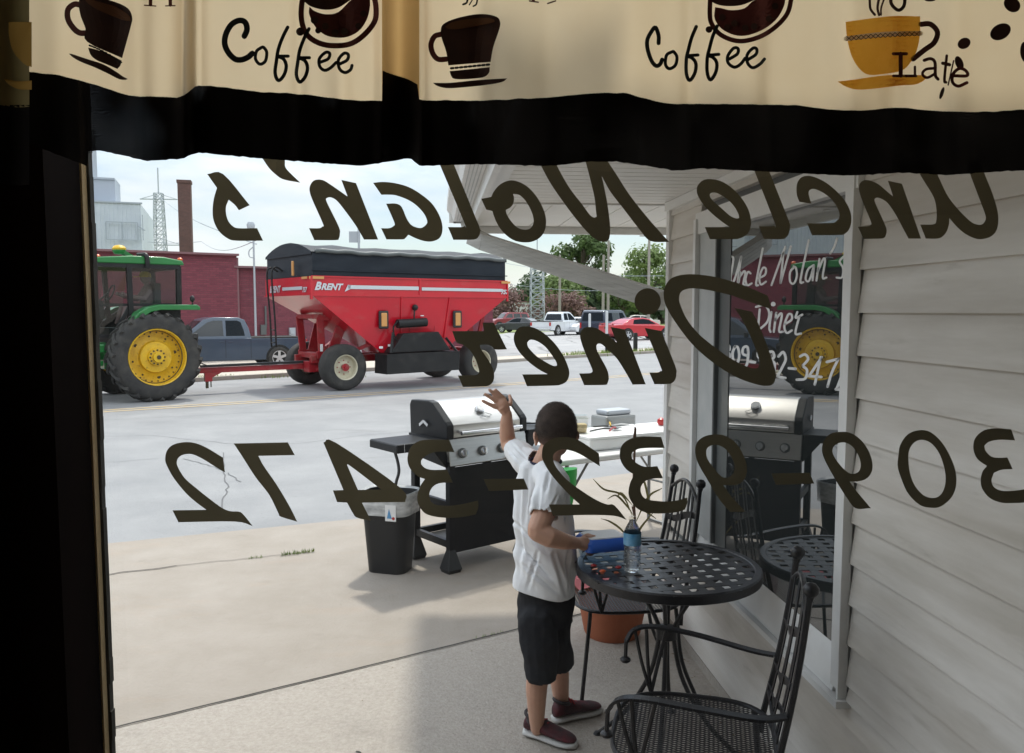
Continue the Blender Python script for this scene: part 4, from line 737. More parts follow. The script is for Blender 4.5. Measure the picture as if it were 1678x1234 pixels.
# ---- cars
def loft_body(name,parent,prof,wd,m,bev=.05,tuck=.04):
    """side profile (x,z) swept across the width with tucked-in flanks"""
    mb=MB(); n=len(prof); cx=sum(p[0] for p in prof)/n; cz=sum(p[1] for p in prof)/n
    ys=[-wd/2,-wd/2+.05,wd/2-.05,wd/2]; ks=[1-tuck,1,1,1-tuck]
    mb.rings([[Vector((cx+(x-cx)*(1-(1-k)*.5),y,cz+(z-cz)*k)) for x,z in prof] for y,k in zip(ys,ks)]); return mb.build(name,m,parent,bevel=bev,smooth=True)
def cabin(parent,prof,w0,w1,m,gm,panes,zb,zt_):
    """greenhouse: profile (x,z) whose width narrows from w0 at zb to w1 at zt_; dark panes slightly proud"""
    def yy(z,off=0): t=(z-zb)/(zt_-zb); return w0/2+(w1-w0)/2*t+off
    mb=MB(); n=len(prof)
    mb.rings([[Vector((x,-yy(z),z)) for x,z in prof],[Vector((x,yy(z),z)) for x,z in prof]]); 
    mb.f=[f for f in mb.f if len(f)==4]
    tri=tessellate_polygon([[Vector((x,z,0)) for x,z in prof]])
    k=len(mb.v)-2*n; mb.f+=[tuple(k+i for i in t) for t in tri]+[tuple(k+n+i for i in t) for t in tri]
    mb.build('cabin',m,parent,bevel=.02,smooth=True)
    for s in(-1,1):
        for P in panes:
            mb=MB(); mb.add([(x,s*yy(z,.006),z) for x,z in P],[tuple(range(len(P)))]); mb.build('side_window',gm,parent)
    return yy
def endpane(name,parent,a,b,w0,w1,gm,push):
    """windscreen or back window between profile points a (low) and b (high)"""
    mb=MB(); a=Vector((a[0],0,a[1])); b=Vector((b[0],0,b[1])); d=(b-a); nrm=Vector((d.z,0,-d.x)).normalized()*push
    a2=a+d*.08+nrm; b2=b-d*.08+nrm
    mb.add([(a2.x,-w0/2,a2.z),(a2.x,w0/2,a2.z),(b2.x,w1/2,b2.z),(b2.x,-w1/2,b2.z)],[(0,1,2,3)]); return mb.build(name,gm,parent)
def car(name,label,cat,loc,rz,col,kind,scale=1,group=None,detail=True,rim=None):
    key='paint '+name+label[:12]; pm=mat(key,col,.28,metal=.15,coat=.6,vary=.06,scale=2)
    t=thing(name,label,cat,loc,rz,group); t.scale=(scale,)*3; G=M['carglass']
    if kind=='pickup':   # x forward
        L=2.75; body=[(-2.68,.42),(-2.72,.55),(-2.70,1.06),(-.80,1.07),(-.78,1.09),(.95,1.10),(1.6,1.08),(2.45,.99),(2.66,.90),(2.72,.55),(2.62,.34),(1.95,.32),(-1.4,.32),(-2.0,.40)]
        loft_body('body',t,body,1.86,pm,.05)
        gh=[(-.80,1.07),(-.74,1.40),(-.62,1.70),(-.40,1.78),(.40,1.79),(.72,1.72),(1.45,1.12),(1.45,1.07)]
        panes=[[(-.58,1.16),(-.56,1.34),(-.48,1.62),(-.36,1.68),(.02,1.68),(.04,1.16)],[(.12,1.16),(.12,1.68),(.42,1.68),(.62,1.62),(1.14,1.24),(1.14,1.16)]]
        cabin(t,gh,1.74,1.34,pm,G,panes,1.07,1.79); endpane('windscreen',t,(1.42,1.10),(.74,1.72),1.5,1.25,G,.012); endpane('back_window',t,(-.80,1.12),(-.655,1.66),1.45,1.22,G,-.025)
        mb=MB(); mb.box((-1.75,0,1.075),(1.86,1.60,.04)); mb.build('load_bed',M['shadowgap'],t)
        mb=MB(); 
        for s in(-1,1): mb.box((-1.75,s*.87,1.085),(1.9,.06,.035)); mb.box((-2.70,0,1.07),(.06,1.7,.03)) if s>0 else None
        mb.build('bed_rail',M['blackp'],t)
        for bx_ in ((-2.76,.48,1.7),(2.74,.45,1.75)): mb=MB(); mb.box((bx_[0],0,bx_[1]),(.13,bx_[2],.19)); mb.build('bumper',M['chrome'] if col[0]>.3 else M['blackp'],t,bevel=.03)
        for s in(-1,1): mb=MB(); mb.box((-2.71,s*.82,.88),(.06,.14,.26)); mb.build('tail_lamp',M['redl'],t,bevel=.01)
        for s in(-1,1):
            for c_,h_ in ((-.76,.66),(.08,.6),(1.28,.6)): mb=MB(); mb.box((c_,s*.927,.73),(.013,.01,h_)); mb.build('door_gap',M['shadowgap'],t)
        for s in(-1,1):
            mb=MB(); mb.box((1.06,s*1.03,1.18),(.14,.16,.17)); mb.box((1.08,s*.95,1.12),(.06,.1,.04)); mb.build('mirror',M['blackp'],t,bevel=.03)
            mb=MB(); mb.box((.20,s*.935,.97),(.16,.03,.03)); mb.build('door_handle',pm,t,bevel=.008); mb=MB(); mb.box((-.1,s*.935,.97),(.13,.03,.03)); mb.build('door_handle',pm,t,bevel=.008)
        wx=(-1.72,1.72); wr=.385
    elif kind=='van':
        body=[(-2.5,.40),(-2.52,.62),(-2.5,1.05),(1.2,1.06),(2.2,.98),(2.45,.80),(2.45,.40),(2.3,.30),(-2.3,.30)]
        loft_body('body',t,body,1.9,pm,.05); gh=[(-2.50,1.02),(-2.42,1.5),(-2.30,1.80),(-2.1,1.88),(.6,1.88),(.95,1.80),(1.65,1.10),(1.65,1.02)]
        panes=[[(-2.3,1.15),(-2.2,1.68),(-1.15,1.70),(-1.15,1.15)],[(-1.05,1.15),(-1.05,1.70),(.0,1.70),(.0,1.15)],[(.1,1.15),(.1,1.70),(.7,1.70),(1.3,1.2),(1.3,1.15)]]
        cabin(t,gh,1.84,1.55,pm,G,panes,1.02,1.88); endpane('windscreen',t,(1.62,1.1),(.98,1.80),1.6,1.4,G,.012); endpane('back_window',t,(-2.51,1.12),(-2.37,1.76),1.5,1.35,G,-.03)
        mb=MB(); mb.box((-2.55,0,.45),(.12,1.8,.2)); mb.build('bumper',M['blackp'],t,bevel=.03)
        for s in(-1,1): mb=MB(); mb.box((-2.52,s*.86,.86),(.05,.12,.36)); mb.build('tail_lamp',M['redl'],t,bevel=.01)
        wx=(-1.55,1.6); wr=.35
    else:
        hi=1.42 if kind!='suv' else 1.68
        if kind=='coupe': body=[(-2.45,.42),(-2.50,.62),(-2.48,.98),(-1.75,1.02),(-.6,.98),(1.0,.95),(2.1,.86),(2.42,.70),(2.45,.40),(2.3,.24),(-2.2,.26)]; gh=[(-1.85,.99),(-1.2,1.30),(-.75,1.41),(-.1,1.43),(.35,1.35),(1.15,.96)]; panes=[[(-1.0,1.03),(-.85,1.30),(-.1,1.36),(.28,1.30),(.80,1.03)]]; ep=((1.12,.97),(.36,1.36)),((-1.82,1.0),(-.80,1.41))
        elif kind=='suv': body=[(-2.1,.40),(-2.14,.6),(-2.10,1.04),(.9,1.04),(1.8,.98),(2.05,.80),(2.08,.45),(1.95,.30),(-2.0,.30)]; gh=[(-2.08,1.0),(-1.95,1.5),(-1.80,1.66),(.3,1.68),(.55,1.60),(1.1,1.02)]; panes=[[(-1.85,1.12),(-1.75,1.5),(-1.1,1.55),(-1.1,1.12)],[(-1.0,1.12),(-1.0,1.55),(-.2,1.55),(-.2,1.12)],[(-.1,1.12),(-.1,1.55),(.35,1.52),(.75,1.12)]]; ep=((1.08,1.05),(.56,1.6)),((-2.06,1.05),(-1.83,1.64))
        else: body=[(-2.3,.40),(-2.36,.6),(-2.3,.94),(-1.4,.97),(1.0,.93),(2.0,.84),(2.3,.68),(2.32,.4),(2.2,.25),(-2.2,.26)]; gh=[(-1.75,.94),(-1.15,1.33),(-.8,1.41),(.05,1.43),(.4,1.36),(1.15,.92)]; panes=[[(-1.35,1.0),(-1.0,1.28),(-.5,1.33),(-.45,1.0)],[(-.38,1.0),(-.42,1.34),(.05,1.35),(.35,1.29),(.85,1.0)]]; ep=((1.12,.95),(.42,1.36)),((-1.72,.96),(-.84,1.40))
        loft_body('body',t,body,1.8,pm,.06); cabin(t,gh,1.66,1.22,pm,G,panes,gh[0][1],hi)
        endpane('windscreen',t,*ep[0],1.4,1.1,G,.012); endpane('back_window',t,*ep[1],1.4,1.1,G,-.012)
        for s in(-1,1): mb=MB(); mb.box((body[1][0]+.03,s*.62,.82),(.06,.42,.12)); mb.build('tail_lamp',M['redl'],t,bevel=.01)
        wx=(-1.45,1.5); wr=.33 if kind!='coupe' else .36
        if kind=='coupe':
            mb=MB(); mb.box((-2.40,0,1.07),(.22,1.5,.03)); mb.box((-2.40,.6,1.02),(.1,.04,.08)); mb.box((-2.40,-.6,1.02),(.1,.04,.08)); mb.build('spoiler',pm,t,bevel=.008)
            mb=MB(); mb.box((-2.505,0,.80),(.02,.36,.12)); mb.build('badge_panel',M['blackp'],t)
    for x in wx:
        for s in(-1,1):
            mb=MB(); P=[(x+(wr+.07)*math.cos(a*PI/12),s*.0,wr+(wr+.07)*math.sin(a*PI/12)) for a in range(-1,14)]; y0_=s*(.905 if kind not in('pickup','van') else .935)
            mb.add([(p[0],y0_,max(.28,p[2])) for p in P],[tuple(range(len(P)))]); mb.build('wheel_arch',M['shadowgap'],t)  # black sheet painted for the shade inside the wheel opening
            car_wheel(t,(x,s*(.84 if kind not in('pickup','van') else .87),wr),wr,.24,s,rim)
    return t
# parked in front of the brick wall
car('pickup_truck','slate blue pickup truck parked against the maroon brick wall','pickup truck',(-6.35,25.25,0),R(27)+PI,(.045,.068,.105),'pickup',.86)
G_='cars in the car park'
def park(name,label,cat,px,py,head,col,kind,scl,rim=None):
    p=aZ(px,py,0); return car(name,label,cat,(p.x,p.y,0),R(head),col,kind,scl,G_,rim=rim)
park('pickup_truck','white pickup truck parked tail towards us in the car park','pickup truck',915,549,52,(.72,.74,.77),'pickup',.93)
park('van','dark blue van parked between the white pickup and the red coupe','van',995,553,55,(.025,.035,.06),'van',.95)
park('coupe','red coupe with a rear spoiler parked nearest to the diner wall','car',1046,557,22,(.50,.02,.035),'coupe',.93)
park('sedan','charcoal sedan parked at the far left end of the car park row','car',852,545,150,(.03,.033,.04),'sedan',.84)
park('estate_car','dark red upright car standing behind the charcoal sedan','car',834,538,200,(.24,.02,.03),'suv',.95)
park('sedan','white sedan half hidden between the white pickup and the dark van','car',952,548,230,(.75,.76,.78),'sedan',.9)
park('sedan','small white car far back at the left beside the red wagon','car',806,535,170,(.75,.76,.78),'sedan',.85)
for i,(px,py,h,c,k,l) in enumerate(((876,531,165,(.62,.63,.64),'sedan','silver car far back behind the charcoal sedan'),(1075,529,160,(.72,.73,.74),'suv','white car roof showing far back above the red coupe'))): park('sedan',l,'car',px,py,h,c,k,.95)
park('sedan','white hatchback behind the gap between charcoal sedan and white pickup','car',893,533,190,(.75,.76,.78),'suv',.85)
park('sedan','beige car with its roof showing behind the dark van','car',1040,540,175,(.55,.52,.46),'sedan',.95)
# driver on the tractor seat
M['shirtp']=mat('pink grey shirt',(.34,.22,.22),.9); M['skin0']=mat('driver skin',(.42,.22,.15),.6)
mb=MB(); mb.tube([(.22,.02,1.72),(.24,.02,1.9),(.26,.02,2.1),(.25,.02,2.22)],[.15,.17,.19,.10],12,sq=.75)
for s in(-1,1): mb.tube([(.25,.02+s*.17,2.14),(.12,.02+s*.22,1.96),(-.18,.02+s*.16,2.02)],[.06,.055,.045],8); mb.tube([(.2,.02+s*.1,1.76),(-.2,.02+s*.14,1.80),(-.3,.02+s*.14,1.45)],[.09,.075,.06],8)
mb.tube([(.25,.02,2.15),(.24,.02,2.3)],[.05,.055],8); mb.ball((.22,.02,2.38),.105,12,(1,.85,1.15)); mb.tube([(-.18,-.14,2.02),(-.30,-.14,2.08)],[.035,.04],8); mb.tube([(-.18,.18,2.02),(-.30,.18,2.08)],[.035,.04],8)
dr=mb.build('person',M['shirtp'],None); voxel(dr,.018,2); dr.location=tc; dr.rotation_euler=(0,0,A); dr.location=tc
tag(dr,'driver in a faded pink shirt seated inside the tractor cab','person')
mb=MB(); mb.lathe([(.001,2.52),(.07,2.51),(.11,2.46),(.115,2.40),(.001,2.39)],(.22,.02,0),'Z',14); mb.box((.08,.02,2.405),(.14,.15,.012)); mb.build('cap',M['tyellow'],dr,smooth=True)
# ================================================================ BACKGROUND
def brickmat(name,c1,c2,mort,sx=1,sc_=1):
    m=bpy.data.materials.new(name); m.use_nodes=True; n=m.node_tree; b=n.nodes['Principled BSDF']; b.inputs['Roughness'].default_value=.85
    t=n.nodes.new('ShaderNodeTexCoord'); sp=n.nodes.new('ShaderNodeSeparateXYZ'); ad=n.nodes.new('ShaderNodeMath'); cm=n.nodes.new('ShaderNodeCombineXYZ')
    n.links.new(t.outputs['Object'],sp.inputs[0]); n.links.new(sp.outputs[0],ad.inputs[0]); n.links.new(sp.outputs[1],ad.inputs[1]); n.links.new(ad.outputs[0],cm.inputs[0]); n.links.new(sp.outputs[2],cm.inputs[1])
    k=n.nodes.new('ShaderNodeTexBrick'); k.inputs['Scale'].default_value=sc_; k.inputs['Mortar Size'].default_value=.008; k.inputs['Brick Width'].default_value=.22; k.inputs['Row Height'].default_value=.075
    k.inputs[1].default_value=(*c1,1); k.inputs[2].default_value=(*c2,1); k.inputs[3].default_value=(*mort,1); n.links.new(cm.outputs[0],k.inputs[0])
    z=n.nodes.new('ShaderNodeTexNoise'); z.inputs['Scale'].default_value=1.6; z.inputs['Detail'].default_value=8; z.inputs['Roughness'].default_value=.7; mp_=n.nodes.new('ShaderNodeMapping'); mp_.inputs['Scale'].default_value=(.5,.5,2.2); n.links.new(t.outputs['Object'],mp_.inputs[0]); n.links.new(mp_.outputs[0],z.inputs[0])
    r=n.nodes.new('ShaderNodeValToRGB'); r.color_ramp.elements[0].position=.66; r.color_ramp.elements[1].position=.76; n.links.new(z.outputs[0],r.inputs[0])
    x=n.nodes.new('ShaderNodeMixRGB'); x.inputs[2].default_value=(.42,.30,.31,1); n.links.new(r.outputs[0],x.inputs[0]); n.links.new(k.outputs[0],x.inputs[1]); n.links.new(x.outputs[0],b.inputs[0])
    bp=n.nodes.new('ShaderNodeBump'); bp.inputs['Strength'].default_value=.4; bp.inputs['Distance'].default_value=.01; n.links.new(k.outputs[1],bp.inputs['Height']); bp.invert=True; n.links.new(bp.outputs[0],b.inputs['Normal'])
    return m
M['brick']=brickmat('maroon painted brick',(.21,.045,.065),(.15,.032,.050),(.12,.04,.05)); M['chim']=brickmat('red brown brick',(.14,.065,.055),(.10,.048,.042),(.13,.09,.08))
M['coping']=mat('stone coping',(.20,.10,.11),.8); M['tin']=mat('pale ribbed metal',(.50,.55,.62),.5,scale=1,col2=(.58,.63,.69)); M['tind']=mat('grey metal',(.36,.40,.46),.6); M['galv']=mat('galvanised steel',(.42,.45,.49),.5,metal=.3)
bt=thing('brick_building','low maroon painted brick building behind the tractor and pickup','building',(-7.0,30,0),R(26.5))
# local x runs along the facade to the right, y away; origin at the step in the roof line
mb=MB(); mb.box((-11.95,5,1.83),(24,10,3.66)); mb.build('wall',M['brick'],bt); mb=MB(); mb.box((5.3,5.15,1.62),(10.6,10,3.24)); mb.build('side_wing',M['brick'],bt)
mb=MB(); mb.box((-11.95,.0,3.69),(24.1,.34,.07)); mb.box((5.3,.13,3.28),(10.7,.34,.07)); mb.box((.05,.06,1.8),(.12,.10,3.6)); mb.build('coping',M['coping'],bt)
mb=MB(); mb.box((.95,.10,1.05),(.20,.12,.36)); mb.box((1.05,.12,1.5),(.06,.06,.8)); mb.build('meter_box',M['darkgrey'],bt)
mb=MB(); mb.box((2.0,.1,.95),(.22,.12,.32)); mb.cyl((2.0,.09,.95),(2.0,.0,.95),.09); mb.build('meter_box',M['galv'],bt)
# industrial shed with boiler box and stack
sh=thing('metal_shed','pale ribbed metal shed with a grey rooftop box and stack at the far left','industrial building',(-18.6,55,0),R(14))
mb=MB(); mb.box((-9,5,4.25),(18,10,8.5)); mb.build('wall',M['tin'],sh)
mb=MB()
for i in range(70): mb.box((-.12-i*.25,-.025,4.3),(.06,.05,8.4))
mb.build('rib',M['tin'],sh)
mb=MB(); mb.box((-9,-.03,8.54),(18.2,.12,.10)); mb.box((-9,-.04,.2),(18,.1,.4)); mb.build('flashing',M['tind'],sh)
mb=MB(); mb.box((-6.4,3,9.3),(9.6,3,1.7)); mb.box((-6.2,3,10.2),(9.2,3.2,.12)); mb.build('roof_box',M['tind'],sh)
mb=MB(); mb.cyl((-3.1,3.4,10.2),(-3.1,3.4,13.6),.27,n=18); mb.build('stack',M['galv'],sh,smooth=True)
mb=MB(); 
for a,b in (((-2.0,-.25,6.2),(-.2,-.25,6.2)),((-2.0,-.25,7.3),(-.2,-.25,7.3)),((-2.0,-.25,6.2),(-2.0,-.25,7.3)),((-.2,-.25,6.2),(-.2,-.25,7.3)),((-1.1,-.25,6.2),(-1.1,-.25,7.3)),((-.2,-.25,7.1),(.25,-.25,6.8)),((.1,-.2,6.2),(.1,-.2,7.8))): mb.bar(a,b,.05,.05)
mb.build('ladder_cage',M['tind'],sh)
mb=MB(); mb.prism([(-.42,-.42),(.42,-.42),(.42,.42),(-.42,.42)],0,10.55,'Z'); co=mb.build('wall',M['chim']); mb=MB(); mb.prism([(-.47,-.47),(.47,-.47),(.47,.47),(-.47,.47)],10.55,10.75,'Z')
chim=thing('chimney','tall square red brown brick chimney behind the maroon building','chimney',(-17.3,60,0),R(10)); co.parent=chim; mb.build('cap',M['chim'],chim); 
def lattice(name,label,base,h,w0,w1,n,arms=(),mast=0,cat='tower'):
    mb=MB(); q=[]
    for i in range(n+1):
        t=i/n; ww=w0+(w1-w0)*t; q.append([Vector((sx*ww/2,sy*ww/2,h*t)) for sx,sy in((-1,-1),(1,-1),(1,1),(-1,1))])
    r=w0*.035
    for i in range(n):
        for k in range(4):
            mb.bar(q[i][k],q[i+1][k],r*1.5,r*1.5); mb.bar(q[i][k],q[i+1][(k+1)%4],r,r); mb.bar(q[i][(k+1)%4],q[i+1][k],r,r); mb.bar(q[i+1][k],q[i+1][(k+1)%4],r,r)
    for z,l in arms: mb.bar((-l,0,z),(l,0,z),r*2,r*2); mb.bar((-l,0,z),(0,0,z+l*.3),r,r); mb.bar((l,0,z),(0,0,z+l*.3),r,r)
    if mast: mb.bar((0,0,h),(0,0,h+mast),r*2,r*2)
    o=mb.build(name,M['galv'],None,loc=base); return tag(o,label,cat)
p=aY(263,415,120); lattice('lattice_tower','slim steel pylon rising behind the maroon building beside the brick chimney',(p.x,120,0),18.0,2.0,1.0,16,((10.9,3.0),(17.2,2.5)),3.5)
p=aY(880,515,90); lattice('lattice_tower','pale steel lattice tower standing among the trees at the right',(p.x,90,0),7.0,1.5,1.3,9,(),5.0)
def pole(name,label,px,Y_,h,r,m,cat,arm=None,lampm=None,group=None):
    p=aY(px,540,Y_); t=thing(name,label,cat,(p.x,Y_,0),0,group); mb=MB(); mb.cyl((0,0,0),(0,0,h),r,r*.7,8); mb.build('pole',m,t,smooth=True)
    if arm: mb=MB(); mb.bar((-arm,0,h-.4),(arm,0,h-.4),.08,.1); mb.build('crossarm',m,t)
    return t
M['wood']=mat('grey weathered pole',(.30,.27,.24),.9); M['paint']=mat('pale painted pole',(.55,.57,.58),.5)
lp=pole('street_lamp','tall pale street lamp in front of the maroon wall left of the red wagon',419,30.2,4.55,.045,M['galv'],'street lamp'); mb=MB(); mb.lathe([(.001,4.88),(.10,4.86),(.15,4.76),(.12,4.60),(.05,4.55),(.001,4.54)],(-.08,0,0),'Z',14); mb.build('lamp_head',M['galv'],lp,smooth=True); mb=MB(); mb.tube(spline([(0,0,4.0),(-.16,0,3.85),(-.15,0,3.65),(0,0,3.6)],4),.02,6); mb.build('bracket',M['galv'],lp)
gsn=thing('road_sign','back of a small square road sign standing beyond the red wagon','sign',(aY(588,395,26).x,26,0)); mb=MB(); mb.cyl((0,0,0),(0,0,4.35),.035,n=8); mb.build('pole',M['galv'],gsn); mb=MB(); mb.box((-.13,.03,4.0),(.34,.02,.34)); mb.build('panel',M['galv'],gsn)
for px,Y_,h,l,a in ((917,85,7.5,'thin wooden pole in front of the trees left of the tall oak',None),(988,80,7.2,'leaning pale pole behind the dark van',None),(996,80,8.6,'taller pale pole just right of the other pole behind the dark van',None),(1062,75,9.0,'wooden pole showing beside the diner wall corner',.9)): pole('utility_pole',l,px,Y_,h,.16,M['wood'],'pole',a,None,'utility poles beyond the car park')
for px,py,h,l in ((966,552,1.55,'left pale bollard in front of the dark van'),(994,556,1.7,'right pale bollard in front of the dark van')):
    p=aZ(px,py+8,0); mb=MB(); mb.cyl((0,0,0),(0,0,h),.07,n=8); mb.ball((0,0,h),.07,8,(1,1,.5)); tag(mb.build('bollard',M['paint'],None,loc=(p.x,p.y,0)),l,'bollard','bollards by the van')
for px,py,l in ((995,579,'left black stub post at the car park edge'),(1041,576,'right black stub post at the car park edge')):
    p=aZ(px,py,0); mb=MB(); mb.box((0,0,.38),(.16,.16,.76)); mb.prism([(-.09,.76),(.09,.76),(.06,.80),(-.06,.80)],-.06,.06); tag(mb.build('post',M['black'],None,loc=(p.x,p.y,0),bevel=.01),l,'post','black posts at the car park edge')
a=aZ(995,579,0);b=aZ(1041,576,0); c=b+(b-a); mb=MB()
for q0,q1 in((a,b),(b,c)): mb.tube([q0+(q1-q0)*(i/10)+Vector((0,0,.68-.16*math.sin(PI*i/10))) for i in range(11)],.016,5)
tag(mb.build('chain',M['black']),'sagging chain slung between the black posts','chain')
wm=MB(); random.seed(4)
def wire(wm,a,b,sag,r=.02): a=Vector(a);b=Vector(b); wm.tube([a+(b-a)*(i/16)-Vector((0,0,sag*math.sin(PI*i/16))) for i in range(17)],r,4)
W_=[((145,372,60),(330,396,60)),((260,322,100),(420,400,40)),((330,396,60),(424,392,31)),((145,404,60),(232,420,58)),((770,420,60),(1088,452,70)),((835,466,80),(1085,470,80))]
for k,(p0,p1) in enumerate(W_):
    wm=MB(); wire(wm,aY(*p0),aY(*p1),.5,.016 if p0[2]<90 else .03); tag(wm.build('power_line',M['tind']),['cable running over the metal shed','cable from the pylon to the street lamp','cable between shed and street lamp','low cable crossing the metal shed wall','upper cable across the trees at the right','lower cable across the trees at the right'][k],'cable','overhead cables')
# white cabin at the foot of the tower
p=aZ(880,533,0); cb=thing('site_cabin','small white cabin at the foot of the pale lattice tower','cabin',(p.x-1.2,p.y,0)); mb=MB(); mb.box((0,1,1.4),(4.2,2,2.8)); mb.build('wall',M['trim'],cb); mb=MB(); mb.box((0,1,2.86),(4.5,2.3,.12)); mb.build('roof',M['coping'],cb); mb=MB(); mb.box((1.0,-.02,1.1),(.9,.06,2.0)); mb.build('door',M['tind'],cb)
p=aZ(1075,527,0); hb=thing('house','pale roofed building far behind the red coupe','house',(p.x,p.y,0)); mb=MB(); mb.box((0,3,1.3),(16,6,2.6)); mb.build('wall',M['trim'],hb); mb=MB(); mb.prism([(-8.4,2.6),(8.4,2.6),(7.2,4.1),(-7.2,4.1)],-.3,6.3); mb.build('roof',M['coping'],hb)
# trees
def foliage(name,c1,c2): return mat(name,c1,.7,scale=1.1,col2=c2,trans=.35)
M['leafA']=foliage('mid green leaves',(.07,.12,.035),(.15,.22,.075)); M['leafB']=foliage('dark green leaves',(.035,.07,.028),(.08,.125,.05)); M['leafC']=foliage('red brown leaves',(.18,.10,.09),(.28,.18,.16)); M['leafD']=foliage('light green leaves',(.12,.18,.05),(.21,.28,.10))
M['bark']=mat('bark',(.10,.08,.06),.9,scale=8,bump=.3)
def tree(name,label,px,Y_,h,wd,m,seed,cb=.25,n=1400,ls=.35,cat='tree',group='trees beyond the car park'):
    rnd=random.Random(seed); p=aY(px,540,Y_); t=thing(name,label,cat,(p.x,Y_,0),0,group)
    mb=MB(); mb.tube([(0,0,0),(.1,0,h*.3),(0,.05,h*.6),(0,0,h*.82)],[h*.028,h*.022,h*.014,h*.005],8)
    cl=[]
    for i in range(15):
        a=rnd.uniform(0,6.28); u=rnd.random(); z=h*(cb+(1-cb)*(.08+.82*u)); rr=wd*.5*math.sin(PI*min(1,.18+.82*u*.97))**.6*rnd.uniform(.35,.95); c=Vector((math.cos(a)*rr,math.sin(a)*rr,z)); cl.append((c,rnd.uniform(.14,.25)*wd)); mb.tube([(0,0,z*.7),c*.6+Vector((0,0,z*.36)),c],[h*.010,h*.006,h*.003],5)
    mb.build('trunk',M['bark'],t)
    mb=MB()
    for i in range(n):
        c,r=rnd.choice(cl); d=Vector((rnd.gauss(0,1),rnd.gauss(0,1),rnd.gauss(0,.8))); d.normalize(); q=c+d*r*rnd.uniform(.55,1.1); 
        if q.z<h*cb*.6: continue
        nn=(d+Vector((rnd.uniform(-.7,.7),rnd.uniform(-.7,.7),rnd.uniform(-.3,.9)))).normalized(); a=nn.orthogonal().normalized(); b=nn.cross(a); s_=ls*rnd.uniform(.5,1.2); th=rnd.uniform(0,6.28); a,b=a*math.cos(th)+b*math.sin(th),b*math.cos(th)-a*math.sin(th)
        mb.add([q-a*s_,q+b*s_*.5,q+a*s_,q-b*s_*.5],[(0,1,2,3)])
    mb.build('crown',m,t); return t
tree('oak','tall broad green tree standing above all the others at the right',953,105,13.2,6.9,M['leafA'],1,.42,3600,.34)
tree('tree','rounded dark tree right of the lattice tower',918,98,5.9,6.5,M['leafD'],2,.1,1800,.3)
tree('tree','bushy light tree beside the diner wall corner',1062,88,8.4,6.6,M['leafD'],3,.3,2400,.3)
tree('tree','sparse light tree peeking right of the oak',1020,96,6.9,5.0,M['leafA'],4,.25,1700,.3)
random.seed(12)
for i,(px,h,wd,Y_) in enumerate(((838,4.6,5,110),(862,5.6,6,112),(893,6.6,6,115),(905,5.4,6,112),(945,6.0,7,112),(975,6.2,7,110),(1000,5.8,7,111),(1035,6.4,7,112),(1085,6.0,8,110),(1120,8,9,112),(780,4.4,7,112),(700,4.2,7,112))):
    lab=['dark low tree just right of the red wagon','dark rounded tree left of the lattice tower','tall dark tree right behind the lattice tower','dark tree between tower and oak','dark tree under the oak crown','dark tree right under the oak','dark tree behind the two pale poles','dark tree behind the red coupe','dark tree at the diner wall corner','dark tree hidden behind the diner wall','low dark tree behind the red wagon rear','low dark tree behind the red wagon middle'][i]
    tree('tree',lab,px,Y_,h+1.2,wd*1.15,M['leafB'],20+i,.04,1500,.36,group='dark trees at the back')
for i,(px,h,wd,l) in enumerate(((838,3.9,5.2,'red brown ornamental tree beside the red wagon'),(915,3.6,5.6,'red brown ornamental tree above the white pickup'),(940,3.2,4.5,'small red brown tree right of the white pickup'),(812,3.2,4,'red brown bush half hidden by the red wagon'))): tree('ornamental_tree',l,px,92,h,wd,M['leafC'],50+i,.15,1300,.22,group='red brown ornamental trees')
mb=MB(); random.seed(9)
for i in range(900):
    px=random.uniform(700,1150); p=aY(px,540,random.uniform(105,125)); z=random.uniform(0,3.2); s_=.4; mb.add([(p.x-s_,p.y,z),(p.x+s_*.3,p.y,z-s_),(p.x+s_,p.y+.2,z+.1),(p.x-.1,p.y,z+s_)],[(0,1,2,3)])
tag(mb.build('hedge',M['leafB']),kind='stuff')
# ================================================================ THINGS ON THE PAVEMENT
M['steel']=mat('brushed stainless steel',(.50,.49,.47),.34,metal=.9,scale=3,col2=(.58,.57,.55),stretch=(1,1,30))
M['grillblack']=mat('black powder coat',(.009,.010,.012),.45,spec=.25,scale=6,col2=(.014,.015,.018))
g=thing('gas_grill','black and stainless gas grill with closed lid and a folding side shelf','grill',(.09,5.33,0),R(34))
mb=MB(); mb.box((.28,-.005,.415),(.60,.02,.57)); mb.build('door_panel',M['grillblack'],g,bevel=.006)
mb=MB()
for x,y in((0,0),(0,.42),(.62,0),(.62,.42)): mb.bar((x,y,.14),(x,y,.74),.045,.045)
for z in(.19,.45): mb.bar((0,.02,z),(0,.40,z),.03,.045); mb.bar((.62,.02,z),(.62,.40,z),.03,.045); 
mb.bar((0,.42,.19),(.62,.42,.19),.03,.045); mb.box((.31,.2,.16),(.6,.4,.015)); mb.box((.31,.0,.72),(.04,.02,.05)); mb.build('frame',M['grillblack'],g)
for x,y in((0,0),(0,.42),(.62,0),(.62,.42)):
    mb=MB(); mb.rings([[Vector((x+a*s_,y+b*s_,z)) for a,b in((-1,-1),(1,-1),(1,1),(-1,1))] for z,s_ in((0,.045),(.03,.055),(.16,.022))]); mb.build('leg',M['blackp'],g,bevel=.006)
mb=MB(); mb.prism([(.0,.70),(.03,.885),(.46,.885),(.44,.74)],-.03,.65,'X'); mb.build('firebox',M['grillblack'],g,bevel=.006)
